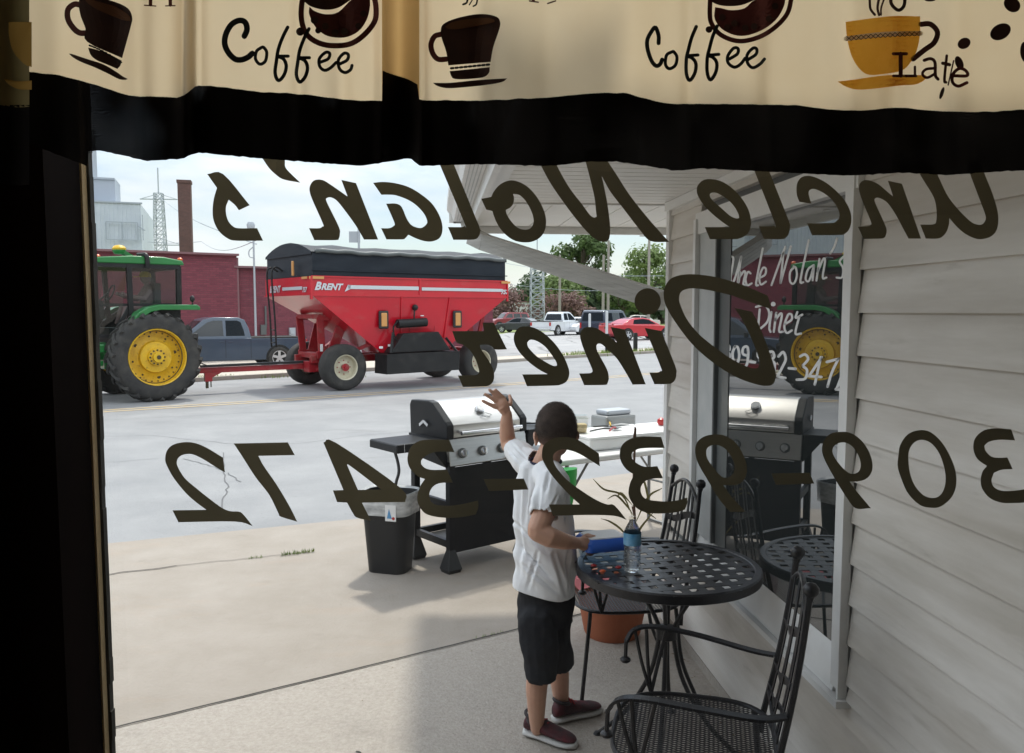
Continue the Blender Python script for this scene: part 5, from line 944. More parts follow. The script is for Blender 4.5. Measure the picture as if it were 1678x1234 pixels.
mb=MB(); mb.add([(-.02,-.035,.715),(.64,-.035,.715),(.64,.005,.885),(-.02,.005,.885),(-.02,.03,.715),(.64,.03,.715),(.64,.03,.885),(-.02,.03,.885)],[(0,1,2,3),(0,3,7,4),(1,5,6,2),(2,6,7,3),(4,5,1,0),(4,7,6,5)]); mb.build('control_panel',M['steel'],g,bevel=.004)
for i in range(4):
    x=.085+i*.165; c=Vector((x,-.02,.79)); nd=Vector((0,-.97,.23)); k=thing('knob',None,None,c); k.parent=g
    mb=MB(); mb.cyl((0,0,0),nd*.012,.034,.032,20); mb.build('bezel',M['darkgrey'],k,smooth=True)
    mb=MB(); mb.cyl(nd*.012,nd*.035,.026,.022,20); mb.bar(nd*.02+Vector((0,0,-.022)),nd*.02+Vector((0,0,.022)),.05,.014,up=(1,0,0)); mb.build('grip',M['chrome'],k,smooth=True)
cap=[(.44,.87),(.45,1.08),(.43,1.115),(.22,1.125),(.17,1.115),(.02,1.00),(-.002,.975),(-.002,.885)]
for x0,x1,nm in((-.025,.03,'lid_end'),(.60,.655,'lid_end')): mb=MB(); mb.prism(cap,x0,x1,'X'); mb.build(nm,M['grillblack'],g,bevel=.008)
inn=[(.43,.885),(.44,1.07),(.42,1.10),(.21,1.118),(.165,1.105),(.03,.995),(.006,.972),(.006,.89)]
mb=MB(); mb.prism(inn,.03,.60,'X'); mb.build('lid',M['steel'],g,bevel=.006,smooth=True)
mb=MB(); mb.tube([(.06,-.045,.925),(.57,-.045,.925)],.013,10); 
for x in(.075,.555): mb.bar((x,.0,.93),(x,-.045,.925),.02,.018)
mb.build('lid_handle',M['chrome'],g,smooth=True)
nd=Vector((0,-.62,.78)).normalized(); c=Vector((.31,.095,1.05)); mb=MB(); mb.cyl(c,c+nd*.018,.036,.034,20); mb.build('thermometer',M['chrome'],g,smooth=True); mb=MB(); mb.cyl(c+nd*.018,c+nd*.021,.026,.026,20); mb.build('dial',M['white'],g)
mb=MB(); c=Vector((.33,.045,1.012)); u=Vector((1,0,0)); v=nd.cross(u); mb.tube([c+u*(.037*math.cos(t)*(1+.12*math.cos(4*t)))-v*(.018*math.sin(t)*(1+.2*math.cos(4*t)))+nd*.006 for t in [2*PI*i/24 for i in range(24)]],.002,4,closed=True); mb.build('emblem_outline',M['darkgrey'],g)
mb=MB(); mb.bar((-.028,.32,.95),(-.04,.25,.985),.008,.02); mb.bar((-.04,.25,.985),(-.04,.20,.96),.008,.02); mb.build('latch',M['chrome'],g)
mb=MB(); mb.box((-.22,.16,.875),(.37,.34,.03)); mb.box((-.22,-.005,.865),(.37,.02,.055)); mb.box((-.40,.16,.862),(.018,.34,.05)); mb.prism([(-.03,.86),(-.16,.86),(-.03,.70)],.0,.02); mb.build('side_shelf',M['grillblack'],g,bevel=.006)
for x in(-.36,-.27,-.18): mb=MB(); mb.box((x,-.018,.868),(.004,.006,.05)); mb.build('tool_hook',M['chrome'],g)
mb=MB(); mb.tube(spline([(-.39,.05,.85),(-.385,.02,.78),(-.39,.0,.72),(-.41,-.0,.66),(-.42,.0,.60),(-.43,.0,.58)],4),.010,6); mb.build('tool_strap',M['blackp'],g,smooth=True)
mb=MB(); mb.box((.80,.16,.875),(.28,.34,.03)); mb.box((.80,-.005,.865),(.28,.02,.055)); mb.prism([(.655,.72),(.655,.87),(.80,.87)],-.01,.02); mb.build('side_shelf',M['grillblack'],g,bevel=.006)
mb=MB(); mb.tube(spline([(.66,.1,.93),(.72,.14,.905),(.80,.2,.90),(.86,.14,.905)],4),.006,6); mb.build('lighter',M['blackp'],g)
# trash can
bn=thing('trash_can','black plastic trash can with a clear liner folded over its rim beside the grill','trash can',(-.31,5.42,0),R(-22))
def rrect(w_,d_,z,r=.3,n=6):
    P=[]
    for cx,cy,a0 in((1,1,0),(-1,1,90),(-1,-1,180),(1,-1,270)):
        for k in range(n+1): a=R(a0+90*k/n); rr=min(w_,d_)*r; P.append(Vector((cx*(w_/2-rr)+rr*math.cos(a),cy*(d_/2-rr)+rr*math.sin(a),z)))
    return P
M['binp']=mat('black bin plastic',(.011,.012,.013),.5,spec=.3,scale=5,col2=(.016,.017,.019))
mb=MB(); mb.rings([rrect(.255,.20,.0),rrect(.262,.207,.012),rrect(.335,.265,.50),rrect(.352,.282,.50),rrect(.355,.285,.53),rrect(.345,.275,.53),rrect(.325,.255,.49),rrect(.25,.195,.02)],cap=True); mb.build('body',M['binp'],bn,smooth=True)
M['film']=bpy.data.materials.new('clear film'); M['film'].use_nodes=True; n_=M['film'].node_tree; n_.nodes.clear()
o_=n_.nodes.new('ShaderNodeOutputMaterial'); a_=n_.nodes.new('ShaderNodeBsdfTransparent'); b_=n_.nodes.new('ShaderNodeBsdfPrincipled'); b_.inputs[0].default_value=(.75,.77,.78,1); b_.inputs['Roughness'].default_value=.25; x_=n_.nodes.new('ShaderNodeMixShader'); z_=n_.nodes.new('ShaderNodeTexNoise'); z_.inputs['Scale'].default_value=5; r_=n_.nodes.new('ShaderNodeMapRange'); r_.inputs[1].default_value=.3; r_.inputs[2].default_value=.7; r_.inputs[3].default_value=.45; r_.inputs[4].default_value=.80
n_.links.new(z_.outputs[0],r_.inputs[0]); n_.links.new(r_.outputs[0],x_.inputs[0]); n_.links.new(a_.outputs[0],x_.inputs[1]); n_.links.new(b_.outputs[0],x_.inputs[2]); n_.links.new(x_.outputs[0],o_.inputs[0])
mb=MB(); rs=[]
for k,(w_,d_,z) in enumerate(((.32,.25,.40),(.345,.275,.52),(.362,.292,.545),(.372,.302,.535),(.37,.30,.49),(.362,.293,.44),(.358,.288,.405))):
    ring=rrect(w_,d_,z); rs.append([p+Vector((.005*noise.noise(p*9),.005*noise.noise(p*10+Vector((5,0,0))),(.02*noise.noise(p*9+Vector((k,0,0))) if k>3 else .006*noise.noise(p*20)))) for p in ring])
mb.rings(rs,cap=False); mb.build('liner',M['film'],bn,smooth='all')
mb=MB(); mb.box((.075,-.1485,.425),(.075,.003,.105)); mb.build('label',M['white'],bn); mb=MB(); mb.add([(.05,-.151,.39),(.085,-.151,.39),(.065,-.151,.455)],[(0,1,2)]); mb.build('label_print',mat('blue print',(.10,.30,.55),.6),bn); mb=MB(); mb.ball((.095,-.150,.392),.011,8,(1,.15,1)); mb.build('label_print',M['redl'],bn)
# folding table and what stands on it
M['plast']=mat('white table plastic',(.80,.80,.78),.45,scale=5,col2=(.85,.85,.84)); M['legm']=mat('grey tube',(.20,.205,.21),.4,metal=.4)
TA=R(27); ft=thing('folding_table','long white plastic folding table with grey tube legs by the road','table',(.66,5.22,0),TA)
mb=MB(); pr_=[Vector((p.x+.92,p.y+.38,.70)) for p in rrect(1.84,.76,0,.12)]; mb.rings([[p for p in pr_],[p+Vector((0,0,.04)) for p in pr_]]); mb.build('table_top',M['plast'],ft,bevel=.01,smooth=True)
for x in(.28,1.55):
    mb=MB(); mb.tube(spline([(x,.08,.70),(x,.08,.40),(x,.09,.012),(x,.67,.012),(x,.68,.40),(x,.68,.70)],3) if False else [(x,.08,.70),(x,.08,.02),(x,.68,.02),(x,.68,.70)],.014,8); mb.tube([(x,.08,.35),(x,.68,.35)],.009,6); sg=1 if x<1 else -1; mb.tube([(x,.1,.42),(x+sg*.30,.2,.70)],.009,6); mb.tube([(x,.66,.42),(x+sg*.30,.56,.70)],.009,6); mb.build('leg',M['legm'],ft,smooth=True)
fm=Matrix.Rotation(TA,3,'Z')
def onT(x,y,z=.74): v=fm@Vector((x,y,0))+Vector((.66,5.22,z)); return tuple(v)
sb=thing('foam_box','low white foam box lying on the folding table','box',onT(.78,.36),TA+R(-4)); mb=MB(); mb.box((.3,.0,.045),(1.05,.42,.075)); mb.build('body',M['plast'],sb,bevel=.012); mb=MB(); mb.box((.3,0,.092),(1.07,.44,.016)); mb.box((.3,0,.006),(1.0,.4,.008)); mb.build('lid',M['plast'],sb,bevel=.005)
M['clear']=glassmat('clear plastic',1.45,tint=(.90,.90,.87)); M['food']=mat('pale food',(.62,.48,.26),.8,scale=30,col2=(.75,.62,.40))
ct=thing('food_tub','clear plastic tub of pale food standing on the foam box','tub',onT(.62,.40,.841)); mb=MB(); mb.rings([rrect(.115,.09,.0),rrect(.13,.105,.105)],cap=True); mb.build('tub',M['clear'],ct); mb=MB(); mb.rings([rrect(.105,.08,.003),rrect(.115,.09,.065)]); mb.build('contents',M['food'],ct,bevel=.01); mb=MB(); mb.rings([rrect(.145,.12,.106),rrect(.15,.125,.114),rrect(.12,.095,.128)]); mb.build('lid',M['clear'],ct); mb=MB(); mb.rings([rrect(.17,.14,.045),rrect(.17,.14,.050)]); mb.build('rim',M['clear'],ct)
random.seed(21); cols=[M['redl'],M['blackp'],M['chrome'],M['white'],M['green'],M['tyellow']]
for i,(x,y,l,a,k,lab) in enumerate(((.82,.36,.24,20,1,'black tongs lying on the foam box'),(.90,.42,.22,-30,1,'black spatula lying across the tongs on the foam box'),(.86,.30,.18,60,0,'red handled utensil on the foam box'),(1.0,.38,.2,10,3,'white plastic spoon on the foam box'),(.96,.46,.16,80,5,'yellow handled brush on the foam box'))):
    t=thing('utensil',lab,'utensil',onT(x,y,.848+.006*i),R(a),'utensils heaped on the foam box'); mb=MB(); mb.tube(spline([(-l/2,0,0),(0,.004,.012),(l*.3,0,.004)],4),.006,6); mb.build('handle',cols[k],t,smooth=True); mb=MB(); mb.rings([rrect(.035,.035,.0),rrect(.05,.04,.004)]); q=mb.build('head',M['chrome'] if k!=3 else M['white'],t); q.location=(l*.4,0,.002)
rb=MB(); rb.lathe([(.001,.0),(.022,.0),(.032,.02),(.028,.045),(.010,.055),(.001,.06)],(0,0,0),'Z',16); tag(rb.build('sauce_bottle',M['redl'],None,smooth=True,loc=onT(1.38,.36,.845)),'small round red squeeze bottle beside the utensils','bottle')
gd=thing('cash_box','grey electronic box standing behind the utensils on the folding table','box',onT(1.12,.62),TA); mb=MB(); mb.box((0,0,.09),(.30,.2,.18)); mb.build('body',mat('grey plastic',(.28,.29,.29),.5),gd,bevel=.02); mb=MB(); mb.box((0,0,.20),(.24,.15,.04)); mb.build('lid',M['galv'],gd,bevel=.015)
mb=MB(); rs=[]
for k in range(7):
    t=k/6; rs.append([Vector((.03+.002*k+(.10-.06*t)*math.cos(a)*(1+.1*math.sin(3*a+k)),(.05-.02*t)*math.sin(a),.70-.28*t)) for a in [2*PI*i/14 for i in range(14)]])
mb.rings(rs); gb=mb.build('plastic_bag',mat('green plastic',(.02,.42,.08),.4,trans=.4),None,smooth=True,loc=(.80,5.20,0),rz=TA); tag(gb,'bright green plastic bag hanging from the near corner of the folding table','bag')
# bistro table
M['iron']=mat('black wrought iron',(.012,.012,.014),.35,spec=.4,scale=12,col2=(.02,.02,.023),bump=.08,bscale=60)
tx,ty,tz,tr_=.893,3.07,.737,.348
bt_=thing('bistro_table','round black iron bistro table with a woven lattice top beside the wall','table',(tx,ty,0),R(9))
mb=MB(); pitch=.064; sw_=.033
k=-5
while k<=5:
    o=k*pitch; 
    if abs(o)<tr_-.02:
        h=math.sqrt(tr_**2-o*o)-.004; mb.box((0,o,tz-.004),(2*h,sw_,.003)); mb.box((o+.0,0,tz-.0045),(sw_,2*h,.003)) 
    k+=1
mb.build('lattice_top',M['iron'],bt_)
mb=MB(); mb.lathe([(tr_-.022,tz-.002),(tr_-.018,tz+.002),(tr_+.002,tz+.002),(tr_+.008,tz-.004),(tr_+.008,tz-.034),(tr_+.002,tz-.038),(tr_-.004,tz-.034),(tr_-.004,tz-.010),(tr_-.022,tz-.008)],(0,0,0),'Z',72); mb.f=[f for f in mb.f if len(f)==4]; mb.add([],[]); 
mb.build('rim',M['iron'],bt_,smooth=True)
for i in range(4):
    a=PI/4+i*PI/2+.25; d=Vector((math.cos(a),math.sin(a),0)); P=spline([d*.20+Vector((0,0,tz-.03)),d*.11+Vector((0,0,.63)),d*.035+Vector((0,0,.50)),d*.032+Vector((0,0,.42)),d*.07+Vector((0,0,.27)),d*.16+Vector((0,0,.12)),d*.27+Vector((0,0,.012))],5)
    mb=MB(); mb.tube(P,.009,8); mb.ball(d*.27+Vector((0,0,.012)),.018,8,(1,1,.65)); mb.build('leg',M['iron'],bt_,smooth=True)
mb=MB(); mb.lathe([(.032,.44),(.042,.445),(.042,.485),(.032,.49)],(0,0,0),'Z',20); mb.build('collar',M['iron'],bt_,smooth=True)
# wrought iron chairs
def mesh_clip(mb,inside,z,sp,th,dx,dy,lim):
    n_=int(lim*2.4/sp)
    for fam in(-1,1):
        for k in range(-n_,n_):
            P=[]; N=120; seg=[]
            for j in range(N+1):
                t=-lim*1.3+2.6*lim*j/N; y=k*sp+fam*t*dx; x=t*dy
                if inside(x,y): seg.append(Vector((x,y,z)))
                elif seg:
                    P.append(seg); seg=[]
            if seg: P.append(seg)
            for s_ in P:
                if len(s_)>1: mb.bar(s_[0],s_[-1],th,.0016,up=(0,0,1))
def make_chair(name,label,loc,rz,group):
    t=thing(name,label,'chair',loc,rz,group)   # faces -x
    ins=lambda x,y: (abs(x/.235))**3.2+(abs(y/.245))**3.2<1
    ring=[Vector((.24*math.copysign(abs(math.cos(a))**.625,math.cos(a)),.25*math.copysign(abs(math.sin(a))**.625,math.sin(a)),.435)) for a in [2*PI*i/48 for i in range(48)]]
    mb=MB(); mb.tube(ring,.008,8,closed=True); mb.build('seat_frame',M['iron'],t,smooth=True)
    mb=MB(); mesh_clip(mb,ins,.432,.0125,.0028,.42,.90,.28); mb.build('seat',M['iron'],t)
    for sx,sy in((-1,-1),(-1,1),(1,-1),(1,1)):
        mb=MB(); P=[(sx*.19,sy*.215,.43),(sx*.195,sy*.22,.38),(sx*.215,sy*.235,.2),(sx*(.235 if sx<0 else .29),sy*.245,.012)]; mb.tube(spline(P,4),.009,8); mb.ball(P[-1],.015,8,(1,1,.7)); mb.build('leg',M['iron'],t,smooth=True)
    bp=lambda u,v: Vector((.215+.085*max(0,v)**1.1+.012*math.sin(v*3)-.022*math.cos(u*PI/2)*0,u*(.215-.035*v),.41+.53*v))
    mb=MB()
    for s in(-1,1): mb.tube([bp(s,v/10) for v in range(-1,11)],.010,8); q=bp(s,1.0); mb.ball(q+Vector((.004,0,.028)),.023,10,(1,1,.95)); mb.tube([q,q+Vector((.003,0,.012))],.012,8)
    mb.build('back_frame',M['iron'],t,smooth=True)
    arc=lambda u: .90+.13*math.cos(u*PI/2)
    mb=MB(); mb.tube([bp(u/8,arc(u/8)*.985 if abs(u)<8 else .9) for u in range(-8,9)],.008,8); mb.tube([bp(u/8,.17) for u in range(-8,9)],.007,8); 
    for k in range(5):
        u=-.64+k*.32; P=[bp(u,.17+(arc(u)*.985-.17)*v/8)+Vector((.003*(1 if k%2 else -1),0,0)) for v in range(9)]
        for a,b in zip(P,P[1:]): mb.bar(a,b,.004,.020,up=(0,1,0))
    for k,(va,vb) in enumerate(((.78,.62),(.50,.34),(.34,.20))):
        for j in range(8):
            u0=-1+2*j/8; u1=-1+2*(j+1)/8; f=lambda u:va+(vb-va)*(u+1)/2+.02*math.sin((u+1)*PI)
            a=bp(u0,f(u0))+Vector((.004*math.cos(u0*9),0,0)); b=bp(u1,f(u1))+Vector((.004*math.cos(u1*9),0,0)); mb.bar(a,b,.030,.004,up=(1,0,0.2)) 
    mb.build('backrest',M['iron'],t)
    for s in(-1,1):
        mb=MB(); P=spline([bp(s,.30)+Vector((0,s*.004,.05)),(.17,s*.235,.618),(.0,s*.262,.642),(-.14,s*.268,.655),(-.205,s*.262,.640),(-.232,s*.255,.600)],5)
        for a,b in zip(P,P[1:]): mb.bar(a,b,.028,.008)
        mb.build('armrest',M['iron'],t,smooth=True)
        mb=MB(); mb.tube([(-.232,s*.255,.605),(-.234,s*.255,.545)],.007,6); mb.ball((-.234,s*.255,.535),.019,10,(1,1,.6))
        for x in(-.205,-.165,-.10): mb.tube(spline([(x,s*.262,.645),(x*.5-.075,s*.25,.53),(-.145,s*.238,.435)],4),.0065,6)
        mb.build('arm_support',M['iron'],t,smooth=True)
    return t
GC='wrought iron chairs around the bistro table'
ch=make_chair('iron_chair','near black iron armchair with mesh seat in the lower right foreground',(.775,2.36,0),R(-19),GC)
copytree(ch,loc=(.835,3.62,0),rz=R(2),label='far black iron armchair behind the bistro table above the clay pot')
# cloth on far chair, flower pot with dry plant
mb=MB(); n=14; vs=[];fs=[]
for i in range(n+1):
    for j in range(n+1):
        x=-.10+.2*i/n;y=-.09+.18*j/n; vs.append((x,y,.012+.008*noise.noise(Vector((x*18,y*18,0)))+.006*math.cos(y*40)))
for i in range(n):
    for j in range(n): a=i*(n+1)+j; fs.append((a,a+1,a+n+2,a+n+1))
mb.add(vs,fs); tag(mb.build('towel',mat('pink cloth',(.55,.16,.17),.9),None,smooth='all',loc=(.72,3.78,.435),rz=.3),'small pink cloth lying on the seat of the far iron chair','cloth')
M['clay']=mat('terracotta',(.34,.10,.045),.8,scale=7,col2=(.42,.14,.07))
pt=thing('flower_pot','round terracotta pot standing on the pavement under the far chair','flower pot',(.925,4.20,0)); mb=MB(); mb.lathe([(.001,.0),(.135,.0),(.15,.03),(.19,.24),(.20,.24),(.205,.30),(.19,.30),(.18,.26),(.001,.255)],(0,0,0),'Z',40); mb.build('pot',M['clay'],pt,smooth=True); mb=MB(); mb.lathe([(.001,.268),(.10,.27),(.182,.262),(.001,.25)],(0,0,0),'Z',24); mb.build('soil',M['joint'],pt)
pl=thing('dry_plant','thin dry plant with long drooping blades rising out of the clay pot','plant',(.925,4.20,.265)); random.seed(31)
M['blade']=mat('dry blade',(.15,.12,.05),.7,scale=6,col2=(.28,.26,.08)); M['stem']=mat('dry stem',(.10,.05,.03),.8)
def pp(px,py,dy=0): v=aY(px,py,4.20+dy); return v-Vector((.925,4.20,.265))
mb=MB(); mb.tube(spline([(.06,0,0),pp(1040,880),pp(1038,800),pp(1041,710),pp(1040,702)],4),[.006]*16+[.001],6); mb.tube(spline([(.04,.02,0),pp(1042,880,.03),pp(1036,830,.03)],4),.004,5); mb.tube([pp(1040,740),pp(1040,722),pp(1040,702)],[.005,.012,.001],6); mb.build('stem',M['stem'],pl)
for k,P in enumerate(([pp(1038,850),pp(1020,812),pp(990,802),pp(972,785)],[pp(1040,860),pp(1062,815),pp(1085,800)],[pp(1042,890),pp(1048,868),pp(1070,840)],[pp(1038,845),pp(1028,830),pp(1010,812,-.05),pp(995,818,-.1)],[pp(1040,800),pp(1050,830),pp(1075,850,.05)],[pp(1040,780),pp(1056,790),pp(1066,845)],[pp(1038,830),pp(1018,808),pp(1012,815)],[pp(1040,900),pp(1020,870),pp(1000,855),pp(985,850,-.06)])):
    Q=spline(P,5); n=len(Q); mb=MB()
    for i in range(n-1):
        w0=.006*math.sin(PI*(i+.3)/(n)); w1=.006*math.sin(PI*(i+1.3)/(n+.6)); t=(Q[i+1]-Q[i]).normalized(); s_=t.cross(Vector((.3,1,.2))).normalized(); mb.add([Q[i]-s_*w0,Q[i+1]-s_*max(w1,.0008),Q[i+1]+s_*max(w1,.0008),Q[i]+s_*w0],[(0,1,2,3)])
    mb.build('blade',M['blade'],pl)
# bottle and lunch box on the table
M['water']=bpy.data.materials.new('water bottle plastic'); M['water'].use_nodes=True; b_=M['water'].node_tree.nodes['Principled BSDF']; b_.inputs['Transmission Weight'].default_value=1; _n=M['water'].node_tree; _g=_n.nodes.new('ShaderNodeBsdfGlass'); _g.inputs['IOR'].default_value=1.33; _g.inputs[0].default_value=(.96,.985,1,1); _tr=_n.nodes.new('ShaderNodeBsdfTransparent'); _x=_n.nodes.new('ShaderNodeMixShader'); _x.inputs[0].default_value=.75; _n.links.new(_tr.outputs[0],_x.inputs[1]); _n.links.new(_g.outputs[0],_x.inputs[2]); _n.links.new(_x.outputs[0],_n.nodes['Material Output'].inputs[0])
wb=thing('water_bottle','clear plastic water bottle with a blue label standing on the bistro table','bottle',(.735,3.0,tz+.001)); prof=[(.001,0),(.024,.0),(.030,.006)]
for i in range(9): prof+= [(.0325,.012+i*.011),(.0305,.0175+i*.011)]
prof+=[(.0325,.113),(.0325,.148),(.030,.158),(.018,.182),(.0125,.19),(.0125,.197)]
mb=MB(); mb.lathe(prof+[(.001,.198)],(0,0,0),'Z',28); mb.build('body',M['water'],wb,smooth='all')
mb=MB(); mb.lathe([(.0336,.104),(.0336,.150)],(0,0,0),'Z',28); mb.f=[f for f in mb.f if len(f)==4]; mb.build('label',mat('blue label',(.06,.32,.62),.35,scale=18,col2=(.30,.58,.80)),wb,smooth='all')
mb=MB(); mb.lathe([(.0145,.196),(.0145,.208),(.012,.210),(.001,.2105)],(0,0,0),'Z',20); mb.build('cap',M['clear'],wb,smooth=True)
lb=thing('lunch_box','blue and clear plastic box with white top in front of the boy','box',(.655,3.165,tz+.002),R(12))
M['blue']=mat('blue plastic',(.04,.17,.75),.35); M['film2']=glassmat('frosted tub',1.5,tint=(.72,.80,.86),rough=.2)
mb=MB(); mb.rings([rrect(.165,.13,0,.15),rrect(.19,.155,.05,.15)]); mb.build('tub',M['film2'],lb,smooth=True); mb=MB(); mb.rings([rrect(.20,.165,.05,.15),rrect(.205,.17,.058,.15),rrect(.20,.165,.086,.15),rrect(.175,.14,.100,.15)]); mb.build('lid',M['blue'],lb,smooth=True); mb=MB(); mb.rings([rrect(.165,.13,.1002,.15),rrect(.16,.125,.104,.15)]); mb.build('lid_panel',M['white'],lb,smooth=True)
lb.scale=(.92,.9,.95)
random.seed(2)
for k,(x,y,m_,l) in enumerate(((.62,2.99,M['orange'],'orange sweet'),(.60,3.06,M['redl'],'red sweet'),(.69,3.03,M['redl'],'red sweet'))):
    mb=MB(); mb.ball((0,0,.007),.011,8,(1.2,.8,.6)); tag(mb.build('sweet',m_,None,smooth=True,loc=(x,y,tz)),['orange sweet nearest the table rim','red sweet at the left rim of the bistro table','red sweet beside the water bottle'][k],'sweet','sweets on the bistro table')
# leaf litter by the wall
mb=MB(); random.seed(17)
for i in range(70):
    x=1.22-abs(random.gauss(0,.05)); y=random.uniform(2.2,4.3); a=random.uniform(0,6.28); s_=random.uniform(.004,.014); d=Vector((math.cos(a),math.sin(a),0)); e=Vector((-d.y,d.x,.5)); q=Vector((x,y,.018)); mb.add([q-d*s_,q+e*s_*.4,q+d*s_,q-e*s_*.3+Vector((0,0,.003))],[(0,1,2,3)])
for i in range(40):
    q=Vector((random.uniform(-.8,1.0),random.uniform(2.9,5),.015)); s_=random.uniform(.002,.005); mb.add([q,q+Vector((s_,0,.002)),q+Vector((s_,s_,0)),q+Vector((0,s_,.003))],[(0,1,2,3)])
tag(mb.build('leaf_litter',mat('dead leaves',(.16,.09,.04),.9,scale=30,col2=(.28,.20,.12)),None),kind='stuff')
# ================================================================ THE BOY
M['skin']=mat('skin',(.56,.31,.215),.5,scale=9,col2=(.66,.39,.28),spec=.4)
for mm in (M['skin'],): 
    b_=mm.node_tree.nodes['Principled BSDF']; b_.inputs['Subsurface Weight'].default_value=.12; b_.inputs['Subsurface Radius'].default_value=(.02,.008,.004)
M['hair']=mat('short dark hair',(.018,.013,.010),.85,scale=22,col2=(.075,.052,.042),bump=.6,bscale=300)
_n=M['hair'].node_tree; _b=_n.nodes['Principled BSDF']; _t=_n.nodes.new('ShaderNodeTexCoord'); _s=_n.nodes.new('ShaderNodeSeparateXYZ'); _r=_n.nodes.new('ShaderNodeMapRange'); _x=_n.nodes.new('ShaderNodeMixRGB'); _x.inputs[2].default_value=(.30,.165,.11,1)
_n.links.new(_t.outputs['Object'],_s.inputs[0]); _n.links.new(_s.outputs[2],_r.inputs[0]); _r.inputs[1].default_value=1.235; _r.inputs[2].default_value=1.165; _r.inputs[3].default_value=.05; _r.inputs[4].default_value=.75   # clipped short: more scalp shows towards the nape
_n.links.new(_b.inputs['Base Color'].links[0].from_socket,_x.inputs[1]); _n.links.new(_r.outputs[0],_x.inputs[0]); _n.links.new(_x.outputs[0],_b.inputs['Base Color'])
M['shirt']=mat('white cotton',(.86,.87,.89),.9,scale=3,col2=(.90,.905,.92),bump=.12,bscale=22)
M['shorts']=mat('charcoal cotton',(.016,.017,.020),.9,spec=.2,scale=8,col2=(.032,.033,.037),bump=.25,bscale=18)
M['tred2']=mat('red laces',(.35,.02,.03),.8); M['navy']=mat('navy collar',(.02,.025,.06),.9)
M['shoe']=mat('maroon shoe mesh',(.11,.006,.014),.7,scale=14,col2=(.010,.009,.011),bump=.2,bscale=120); stain(M['shirt'],(.42,.44,.50),6,.56,.72,.12,(1,1,.5)); M['sole']=mat('pale sole',(.55,.54,.52),.6); M['shoedark']=mat('shoe trim',(.03,.022,.024),.7)
def J(px,py,y): return aY(px,py,y)
def blobtube(mb,P,r,sq=1.0,n=14,up=None):
    mb.tube(P,r,n,sq=sq,up=up); 
    for p,q in((P[0],r[0]),(P[-1],r[-1])): mb.ball(p,q,10)
mb=MB()
hc=J(911,706,3.25)
# head: skull, face (turned to the street), jaw, ears, nose
mb.ball(hc+Vector((0,-.008,.012)),.088,20,(.90,1.06,1.12)); mb.ball(hc+Vector((0,.035,-.045)),.066,16,(.92,1.0,1.05)); mb.ball(hc+Vector((0,.075,-.085)),.026,10)
for s in(-1,1): mb.ball(hc+Vector((s*.081,-.004,-.032)),.022,10,(.40,.75,1.35)); mb.ball(hc+Vector((s*.088,-.012,-.018)),.016,8,(.4,1,1.2)); mb.ball(hc+Vector((s*.030,.088,-.01)),.016,8,(1.3,.5,.6)); mb.ball(hc+Vector((s*.04,.07,-.045)),.024,8)
mb.tube([hc+Vector((0,.088,.0)),hc+Vector((0,.104,-.035))],[.008,.013],8); mb.ball(hc+Vector((0,.092,-.066)),.016,8,(1.5,.6,.5))
nb=J(893,757,3.25)
blobtube(mb,[hc+Vector((-.005,-.015,-.05)),(hc+nb)/2+Vector((0,-.015,-.01)),nb+Vector((0,0,-.02))],[.050,.047,.056])
# trunk under the shirt, hips
pel=J(893,1000,3.22)
blobtube(mb,[nb+Vector((0,0,-.05)),J(891,850,3.22),J(893,920,3.22),pel],[.075,.085,.088,.09],.8,up=(0,1,0))
# raised left arm
blobtube(mb,[J(866,768,3.32),J(846,742,3.42),J(834,728,3.50)],[.042,.038,.034])
blobtube(mb,[J(834,730,3.50),J(831,712,3.49),J(830,692,3.47),J(831,678,3.46)],[.034,.034,.028,.0215])
# right arm bent over the table
blobtube(mb,[J(906,788,3.12),J(893,838,3.04),J(881,868,3.01)],[.046,.044,.040])
blobtube(mb,[J(881,870,3.01),J(900,880,3.0),J(924,887,3.03),J(944,890,3.07)],[.040,.039,.032,.023])
# legs
blobtube(mb,[J(882,1010,3.17),J(884,1080,3.12),J(879,1130,3.13),J(879,1160,3.14),J(880,1194,3.15)],[.06,.047,.043,.036,.027])
blobtube(mb,[J(905,1010,3.27),J(914,1070,3.26),J(917,1115,3.29),J(919,1140,3.31),J(923,1166,3.33)],[.06,.045,.040,.034,.026])
# hands
def hand(mb,wr,palm,fingers,thumb,r):
    mb.tube([wr,(wr+palm)/2,palm],[r*1.05,r*1.45,r*1.55],12,sq=.62)
    mb.ball(palm,r*1.5,10,(1,.6,1))
    for f in fingers+[thumb]:
        Q=spline(f,3); n=len(Q); mb.tube(Q,[r*.50-(r*.13)*i/(n-1) for i in range(n)],8); mb.ball(Q[-1],r*.37,8)
w1=J(831,678,3.46)
hand(mb,w1,J(824,665,3.455),[[J(814,668,3.45),J(803,663,3.445),J(791,657,3.44)],[J(817,660,3.455),J(806,653,3.45),J(795,646,3.445)],[J(822,656,3.46),J(812,647,3.455),J(802,639,3.45)],[J(828,655,3.465),J(820,647,3.46),J(812,639,3.455)]],[J(836,664,3.48),J(837,655,3.50),J(835,648,3.52)],.0205)
w2=J(944,890,3.07)
hand(mb,w2,J(957,891,3.10),[[J(964,882,3.12),J(974,880,3.14),J(976,890,3.15),J(968,894,3.14)],[J(965,888,3.11),J(976,888,3.13),J(978,897,3.14),J(969,899,3.13)],[J(963,895,3.11),J(974,897,3.13),J(975,904,3.13),J(966,904,3.12)],[J(960,900,3.11),J(970,903,3.12),J(970,908,3.12),J(962,908,3.115)]],[J(954,882,3.12),J(963,877,3.14),J(971,879,3.15)],.0195)
boy=mb.build('person',M['skin'],None); voxel(boy,.0042,3)
tag(boy,'boy in a white T-shirt and dark shorts waving at the tractor from beside the table','person')
